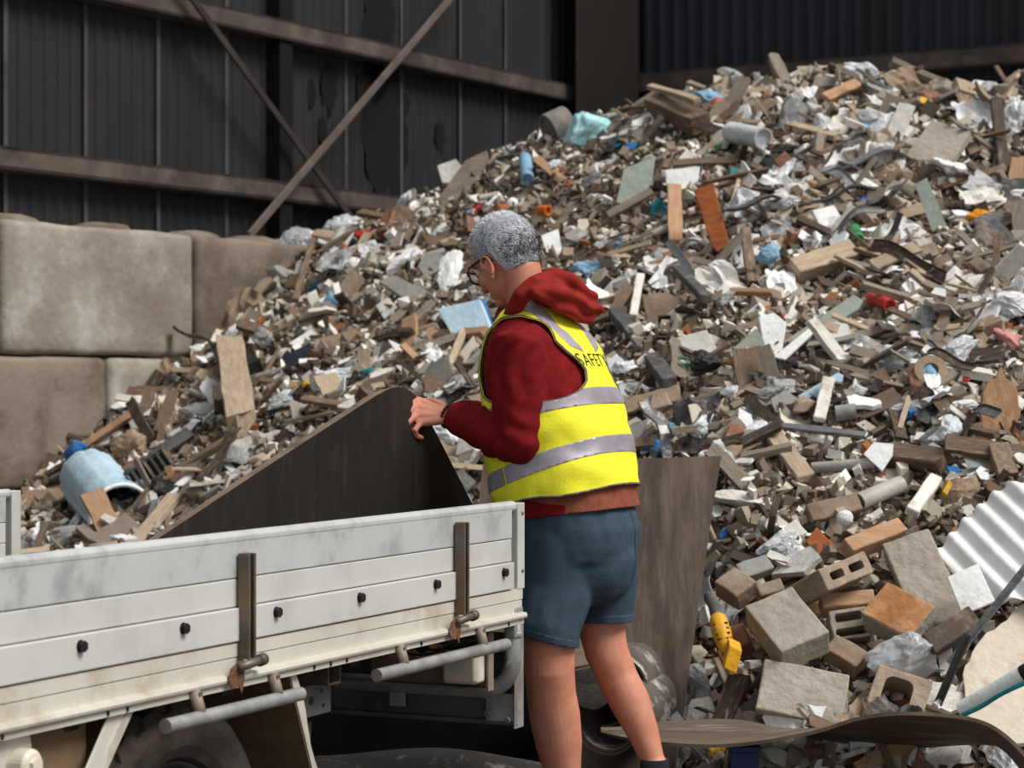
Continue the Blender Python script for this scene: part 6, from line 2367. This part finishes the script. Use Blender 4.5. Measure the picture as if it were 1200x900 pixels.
KIND = {
    # name: (noun in labels, category, meshes, [(material, colour word, weight)], size range, count, lie flat 0..1)
    'timber_offcut': ('timber offcut', 'timber', [stick_mesh('timber_offcut', i, R5.uniform(.14, .26), R5.uniform(.06, .12), .03) for i in range(10)],
                      [('timber_grey', 'grey', 4), ('timber_brown', 'brown', 3), ('timber_pale', 'pale', 3), ('timber_dark', 'dark', 2), ('timber_tan', 'tan', .7), ('plaster', 'whitewashed', 2)], (.16, .46), 300, .6),
    'wood_splinter': ('wood splinter', 'wood', [stick_mesh('wood_splinter', 40 + i, R5.uniform(.06, .11), R5.uniform(.03, .06), .09) for i in range(8)],
                      [('timber_grey', 'grey', 4), ('timber_brown', 'brown', 3), ('timber_pale', 'pale', 3), ('timber_dark', 'dark', 2)], (.14, .42), 300, .5),
    'board_fragment': ('board fragment', 'board', [stick_mesh('board_fragment', 70 + i, R5.uniform(.4, .7), .04, .07) for i in range(6)],
                       [('timber_grey', 'grey', 3), ('timber_brown', 'brown', 2), ('cardboard', 'tan', 2), ('grey_board', 'slate', 2), ('timber_pale', 'pale', 2)], (.13, .30), 200, .6),
    'plaster_fragment': ('plaster fragment', 'plaster', [shard_mesh('plaster_fragment', i, .10, R5.uniform(.55, .9)) for i in range(10)],
                         [('plaster', 'off-white', 4), ('white', 'white', 5), ('cream_board', 'cream', 2), ('grey_board', 'grey', 2)], (.09, .26), 300, .45),
    'concrete_chunk': ('concrete chunk', 'concrete', [hull_mesh('concrete_chunk', (1, .75, .6), 13, i) for i in range(10)],
                       [('block_grey', 'grey', 4), ('block_warm', 'beige', 3), ('grey_board', 'slate', 1), ('plaster', 'pale', 2)], (.08, .20), 300, .5),
    'brick_piece': ('brick piece', 'brick', [brick_mesh('brick_piece', i, i % 2) for i in range(5)],
                    [('brick_brown', 'brown', 3), ('brick_red', 'reddish', 2), ('block_warm', 'beige', 2)], (.14, .23), 70, .5),
    'tile_shard': ('tile shard', 'tile', [shard_mesh('tile_shard', 60 + i, .05, .75, 4 + i % 2) for i in range(6)],
                   [('white', 'white', 4), ('grey_board', 'grey', 2), ('cream_board', 'cream', 2), ('brick_red', 'terracotta', 1)], (.08, .17), 160, .3),
    'plastic_scrap': ('crumpled plastic', 'plastic', [crumple_mesh('plastic_scrap', i, (1, .7, .45), .5) for i in range(6)],
                      [('film', 'whitish', 4), ('film_grey', 'grey', 4), ('white', 'white', 4), ('blue_pale', 'pale blue', 1), ('black', 'black', 1)], (.14, .36), 140, .7),
    'sheet_scrap': ('bent sheet scrap', 'sheet', [sheet_mesh('sheet_scrap', i, amp=.14) for i in range(6)],
                    [('cardboard', 'brown', 4), ('film_grey', 'grey', 3), ('white', 'white', 3), ('plaster', 'off-white', 3), ('grey_dark', 'dark', 1)], (.15, .36), 150, .5),
    'pipe_offcut': ('pipe offcut', 'pipe', [pipe_mesh('pipe_offcut', r) for r in (.07, .11)],
                    [('pvc', 'grey', 3), ('white', 'white', 2), ('black', 'black', 1)], (.15, .38), 36, .6),
    'metal_strip': ('bent metal strip', 'metal', [strip_mesh('metal_strip', i) for i in range(4)],
                    [('metal', 'silvery', 3), ('grey_dark', 'dark', 2), ('timber_dark', 'rusty', 2)], (.25, .6), 50, .5),
    'coloured_scrap': ('plastic scrap', 'plastic', [crumple_mesh('coloured_scrap', 30 + i, (1, .6, .4), .4, 3) for i in range(3)] + [sheet_mesh('coloured_scrap', 30 + i, amp=.1) for i in range(2)],
                       [('blue', 'blue', 3), ('teal', 'teal', 2), ('red', 'red', 1), ('yellow', 'yellow', 1), ('orange', 'orange', 1), ('blue_pale', 'pale blue', 3), ('green', 'green', 1)], (.08, .18), 60, .5),
}


def zone(x, y):
    """weights of the kinds by where on the heap"""
    soil = math.exp(-(((x - 640) / 150) ** 2 + ((y - 265) / 75) ** 2))
    bare = math.exp(-(((x - 890) / 55) ** 2 + ((y - 615) / 40) ** 2)) + .7 * math.exp(-(((x - 960) / 90) ** 2 + ((y - 540) / 26) ** 2))
    drift = math.exp(-(((x - 1020) / 130) ** 2 + ((y - 420) / 75) ** 2))
    return soil, bare, drift


# sample spots: half even over the picture of the heap, half over its surface
def spots():
    while True:
        if R5.random() < .6:
            x, y = R5.uniform(-5, 1205), R5.uniform(85, 905)
        else:
            k = R5.randrange(len(mv))
            x, y = proj(mv[k])
        if not (-5 < x < 1205 and 60 < y < 905): continue
        if not outside_in(x, y) or blocked(x, y, -9): continue
        p, n = hit(x, y, True)
        if p is None: continue
        if (p - BP0).dot(WN) < .06 and p.z < top_z + .03: continue
        if (p - SP0).dot(WN) < .3 or (p - CORNER).dot(WN2) < .3: continue
        yield x, y, p, n


order = []
for kd, spec in KIND.items():
    order += [kd] * spec[5]
R5.shuffle(order)
gen = spots()
rows_ = []                      # placed pieces: kind, colour, x, y, object
for kd in order:
    noun, cat, meshes, cols, (s0, s1), cnt, flat = KIND[kd]
    for _ in range(60):
        x, y, p, n = next(gen)
        soil, bare, drift = zone(x, y)
        wt = 1 - .8 * soil - .85 * min(1, bare)
        if kd in ('timber_offcut', 'wood_splinter'): wt *= .55 + 1.2 * drift
        elif kd in ('plaster_fragment', 'tile_shard'): wt *= 1 - .4 * drift
        s = (s0 + (s1 - s0) * R5.random() ** 1.7) * (1.0 if soil < .3 else .6) * (.72 + .035 * (p.y - 7))
        if blocked(x, y, -(5 + .34 * s / p.y * FPX)): continue
        if R5.random() < wt: break
    mk = R5.choices(cols, [c[2] for c in cols])[0]
    me = R5.choice(meshes)
    o = bpy.data.objects.new(kd, me)
    # lying roughly along the slope, turned and tipped
    tip = Vector((R5.gauss(0, 1), R5.gauss(0, 1), R5.gauss(0, .6))) * (.55 * (1.1 - flat) + .15)
    zz = (n + Vector((0, -.35, 0)) + tip).normalized()
    a = R5.uniform(0, 2 * math.pi)
    if kd in ('timber_offcut', 'wood_splinter') and drift > .25:
        a = R5.gauss(R(-28), R(32)) + (math.pi if R5.random() < .5 else 0)
    xx = Vector((math.cos(a), .35 * math.sin(a), math.sin(a)))
    xx = (xx - zz * xx.dot(zz)).normalized()
    yy = zz.cross(xx)
    sc3 = (s * R5.uniform(.9, 1.1), s * R5.uniform(.75, 1.2), s * R5.uniform(.7, 1.2))
    rot = Matrix((xx, yy, zz)).transposed().to_4x4()
    lift = R5.uniform(.0, .05) + .12 * s
    o.matrix_world = Matrix.Translation(p + n * lift) @ rot @ Matrix.Diagonal((*sc3, 1))
    if not len(me.materials): me.materials.append(M[mk[0]])
    COL.objects.link(o)
    o.material_slots[0].link = 'OBJECT'
    o.material_slots[0].material = M[mk[0]]
    rows_.append([kd, mk[1], x, y, o, s / p.y * FPX])

# ---- pieces that nothing shows of are taken away again
bpy.context.view_layer.update()
DG = bpy.context.evaluated_depsgraph_get()
SEEN = {}
bv_, bp_, own_ = [], [], []
for r_ in rows_ + [(0, 0, 0, 0, q_) for q_ in COL.objects if q_.type == 'MESH' and q_.parent is None and q_.get('category')]:
    q_ = r_[4]
    if q_.name in SEEN: continue
    SEEN[q_.name] = 0
    me_ = q_.data
    n_v = len(me_.vertices)
    co_ = np.empty(n_v * 3); me_.vertices.foreach_get('co', co_)
    W_ = np.array(q_.matrix_world)
    b0 = len(bv_)
    bv_ += (co_.reshape(-1, 3) @ W_[:3, :3].T + W_[:3, 3]).tolist()
    for pl in me_.polygons:
        bp_.append([b0 + k for k in pl.vertices]); own_.append(q_.name)
nb_ = len(bv_)
bv_ += [tuple(v) for v in mv]
bp_ += [[nb_ + k for k in f] for f in mf]; own_ += [''] * len(mf)
TB = BVHTree.FromPolygons(bv_, bp_)
for yy_ in np.arange(60, 900, 2.5):
    for xx_ in np.arange(1, 1200, 2.5):
        hh = TB.ray_cast(CAM, ray(xx_, yy_))
        if hh[0] is not None and own_[hh[2]]: SEEN[own_[hh[2]]] += 1
keep_ = []
for r_ in rows_:
    if SEEN.get(r_[4].name, 0) >= 3: keep_.append(r_)
    else: bpy.data.objects.remove(r_[4])
rows_ = keep_

# ---- labels: each piece is told by its look and by the landmark it lies next to
ORD = ['', 'second ', 'third ', 'fourth ', 'fifth ', 'sixth ', 'seventh ', 'eighth ', 'ninth ', 'tenth ', 'eleventh ', 'twelfth ']
HX = np.array([[h[1], h[2]] for h in HERO])
cell = {}
for r_ in rows_:
    kd, cw_, x, y, o, px = r_
    d = np.hypot(HX[:, 0] - x, (HX[:, 1] - y) * 1.15)
    i = int(np.argmin(d))
    dx, dy = x - HX[i, 0], y - HX[i, 1]
    rel = ('right of' if dx > 0 else 'left of') if abs(dx) > abs(dy) else ('below' if dy > 0 else 'above')
    L = max(o.scale)
    size = 'big ' if px > 42 else ('small ' if px < 15 else '')
    cell.setdefault((kd, cw_, size, rel, i), []).append((float(d[i]), r_))
for (kd, cw_, size, rel, i), lst in cell.items():
    lst.sort(key=lambda t: t[0])
    noun, cat = KIND[kd][0], KIND[kd][1]
    for k, (dd_, r_) in enumerate(lst):
        o = r_[4]
        pre = (ORD[k] if k < len(ORD) else 'farther ')
        o['label'] = (f"{pre}{size}{cw_} {noun} {rel} {HERO[i][0]}" if k else f"{size}{cw_} {noun} {'just ' }{rel} {HERO[i][0]}").strip()
        o['category'] = cat
        o['group'] = noun + 's in the waste heap'

# ---- crumbs: far too many to count, one object
MC = bpy.data.materials.new('crumbs')
MC.use_nodes = True
nt = MC.node_tree
bs = nt.nodes['Principled BSDF']
bs.inputs['Roughness'].default_value = .9
bs.inputs['Specular IOR Level'].default_value = .2
ge_ = nt.nodes.new('ShaderNodeNewGeometry')
cr_ = nt.nodes.new('ShaderNodeValToRGB')
cr_.color_ramp.interpolation = 'CONSTANT'
pal = [(0, (104, 90, 78)), (.15, (80, 68, 59)), (.27, (130, 114, 99)), (.40, (158, 145, 130)), (.51, (184, 173, 158)), (.60, (224, 220, 212)), (.74, (118, 98, 80)), (.82, (64, 56, 50)), (.88, (204, 196, 184)), (.955, (136, 138, 138)), (.985, (150, 92, 60))]
el = cr_.color_ramp.elements
el[0].position, el[0].color = 0, (*srgb(*pal[0][1]), 1)
el[1].position, el[1].color = pal[1][0], (*srgb(*pal[1][1]), 1)
for q, c in pal[2:]:
    e = el.new(q); e.color = (*srgb(*c), 1)
nt.links.new(ge_.outputs['Random Per Island'], cr_.inputs[0])
nt.links.new(cr_.outputs[0], bs.inputs['Base Color'])
rn = np.random.RandomState(5)
NCH = 46000
cand = np.array([tuple(v) for v in mv])
px_ = 600 + FPX * cand[:, 0] / cand[:, 1]; py_ = 450 + FPX * (CAMZ - cand[:, 2]) / cand[:, 1]
okc = (px_ > -60) & (px_ < 1260) & (py_ > 50) & (py_ < 960)
okc &= ~((((cand - np.array(BP0)) @ np.array(WN)) < .05) & (cand[:, 2] < top_z + .02))
cand = cand[okc]
cpx, cpy = px_[okc], py_[okc]
soil_ = np.exp(-(((cpx - 650) / 150) ** 2 + ((cpy - 262) / 72) ** 2))
wgt = (1 - .45 * soil_) / cand[:, 1] ** .6
ids = rn.choice(len(cand), NCH, p=wgt / wgt.sum())
base = cand[ids] + np.c_[rn.uniform(-.025, .025, NCH), rn.uniform(-.025, .025, NCH), np.zeros(NCH)]
V8 = np.array([(-1, -1, -1), (1, -1, -1), (1, 1, -1), (-1, 1, -1), (-1, -1, 1), (1, -1, 1), (1, 1, 1), (-1, 1, 1)], float)
F6 = np.array([(0, 3, 2, 1), (4, 5, 6, 7), (0, 1, 5, 4), (1, 2, 6, 5), (2, 3, 7, 6), (3, 0, 4, 7)])
size = .008 + .030 * rn.rand(NCH) ** 2.2
size *= 1 - .45 * soil_[ids]
dim = size[:, None] * np.c_[rn.uniform(.8, 2.6, NCH), rn.uniform(.6, 1.2, NCH), rn.uniform(.25, .9, NCH)] * (.75 + .04 * (base[:, 1:2] - 7))
q = rn.normal(size=(NCH, 4)); q /= np.linalg.norm(q, axis=1, keepdims=True)
w_, x_, y_, z_q = q.T
Rm = np.stack([np.stack([1 - 2 * (y_ ** 2 + z_q ** 2), 2 * (x_ * y_ - z_q * w_), 2 * (x_ * z_q + y_ * w_)], -1), np.stack([2 * (x_ * y_ + z_q * w_), 1 - 2 * (x_ ** 2 + z_q ** 2), 2 * (y_ * z_q - x_ * w_)], -1), np.stack([2 * (x_ * z_q - y_ * w_), 2 * (y_ * z_q + x_ * w_), 1 - 2 * (x_ ** 2 + y_ ** 2)], -1)], 1)
loc8 = V8[None] * dim[:, None, :] * rn.uniform(.55, 1.15, (NCH, 8, 1))
vv_ = np.einsum('nij,nkj->nki', Rm, loc8) + base[:, None, :] + np.array([0, -.004, .012])
ff_ = (F6[None] + (np.arange(NCH) * 8)[:, None, None]).reshape(-1, 4)
me = bpy.data.meshes.new('rubble_crumbs')
me.from_pydata(vv_.reshape(-1, 3).tolist(), [], ff_.tolist())
me.update()
o = link('rubble_crumbs', me, MC)
props(o, 'countless crumbs of plaster, brick, wood and stone strewn over the waste heap', 'rubble', kind='stuff')
# ------------------------------------------------------------------ camera, light
cd = bpy.data.cameras.new('camera')
cam = bpy.data.objects.new('camera', cd)
COL.objects.link(cam)
cam.location = CAM
cam.rotation_euler = (R(90), 0, 0)
cd.sensor_width = 36
cd.lens = 36 * FPX / 1200
cd.clip_end = 200
cd.dof.use_dof = True
cd.dof.focus_distance = 6.4
cd.dof.aperture_fstop = 5.8
SC.camera = cam

w = bpy.data.worlds.new('sky')
SC.world = w
w.use_nodes = True
bg = w.node_tree.nodes['Background']
bg.inputs[0].default_value = (.93, .97, 1.0, 1)
bg.inputs[1].default_value = .6
sd = bpy.data.lights.new('sun', 'SUN')
sd.energy = 3.7
sd.angle = R(28)
sd.color = (1, .96, .9)
sun = bpy.data.objects.new('sun', sd)
COL.objects.link(sun)
sun.rotation_euler = Vector((.75, -.32, 1.0)).to_track_quat('Z', 'Y').to_euler()
SC.view_settings.view_transform = 'Standard'
SC.view_settings.look = 'None'
SC.view_settings.exposure = 0
SC.view_settings.gamma = 1
SC.view_settings.use_curve_mapping = False
SC.cycles.use_denoising = True
SC.cycles.max_bounces = 6
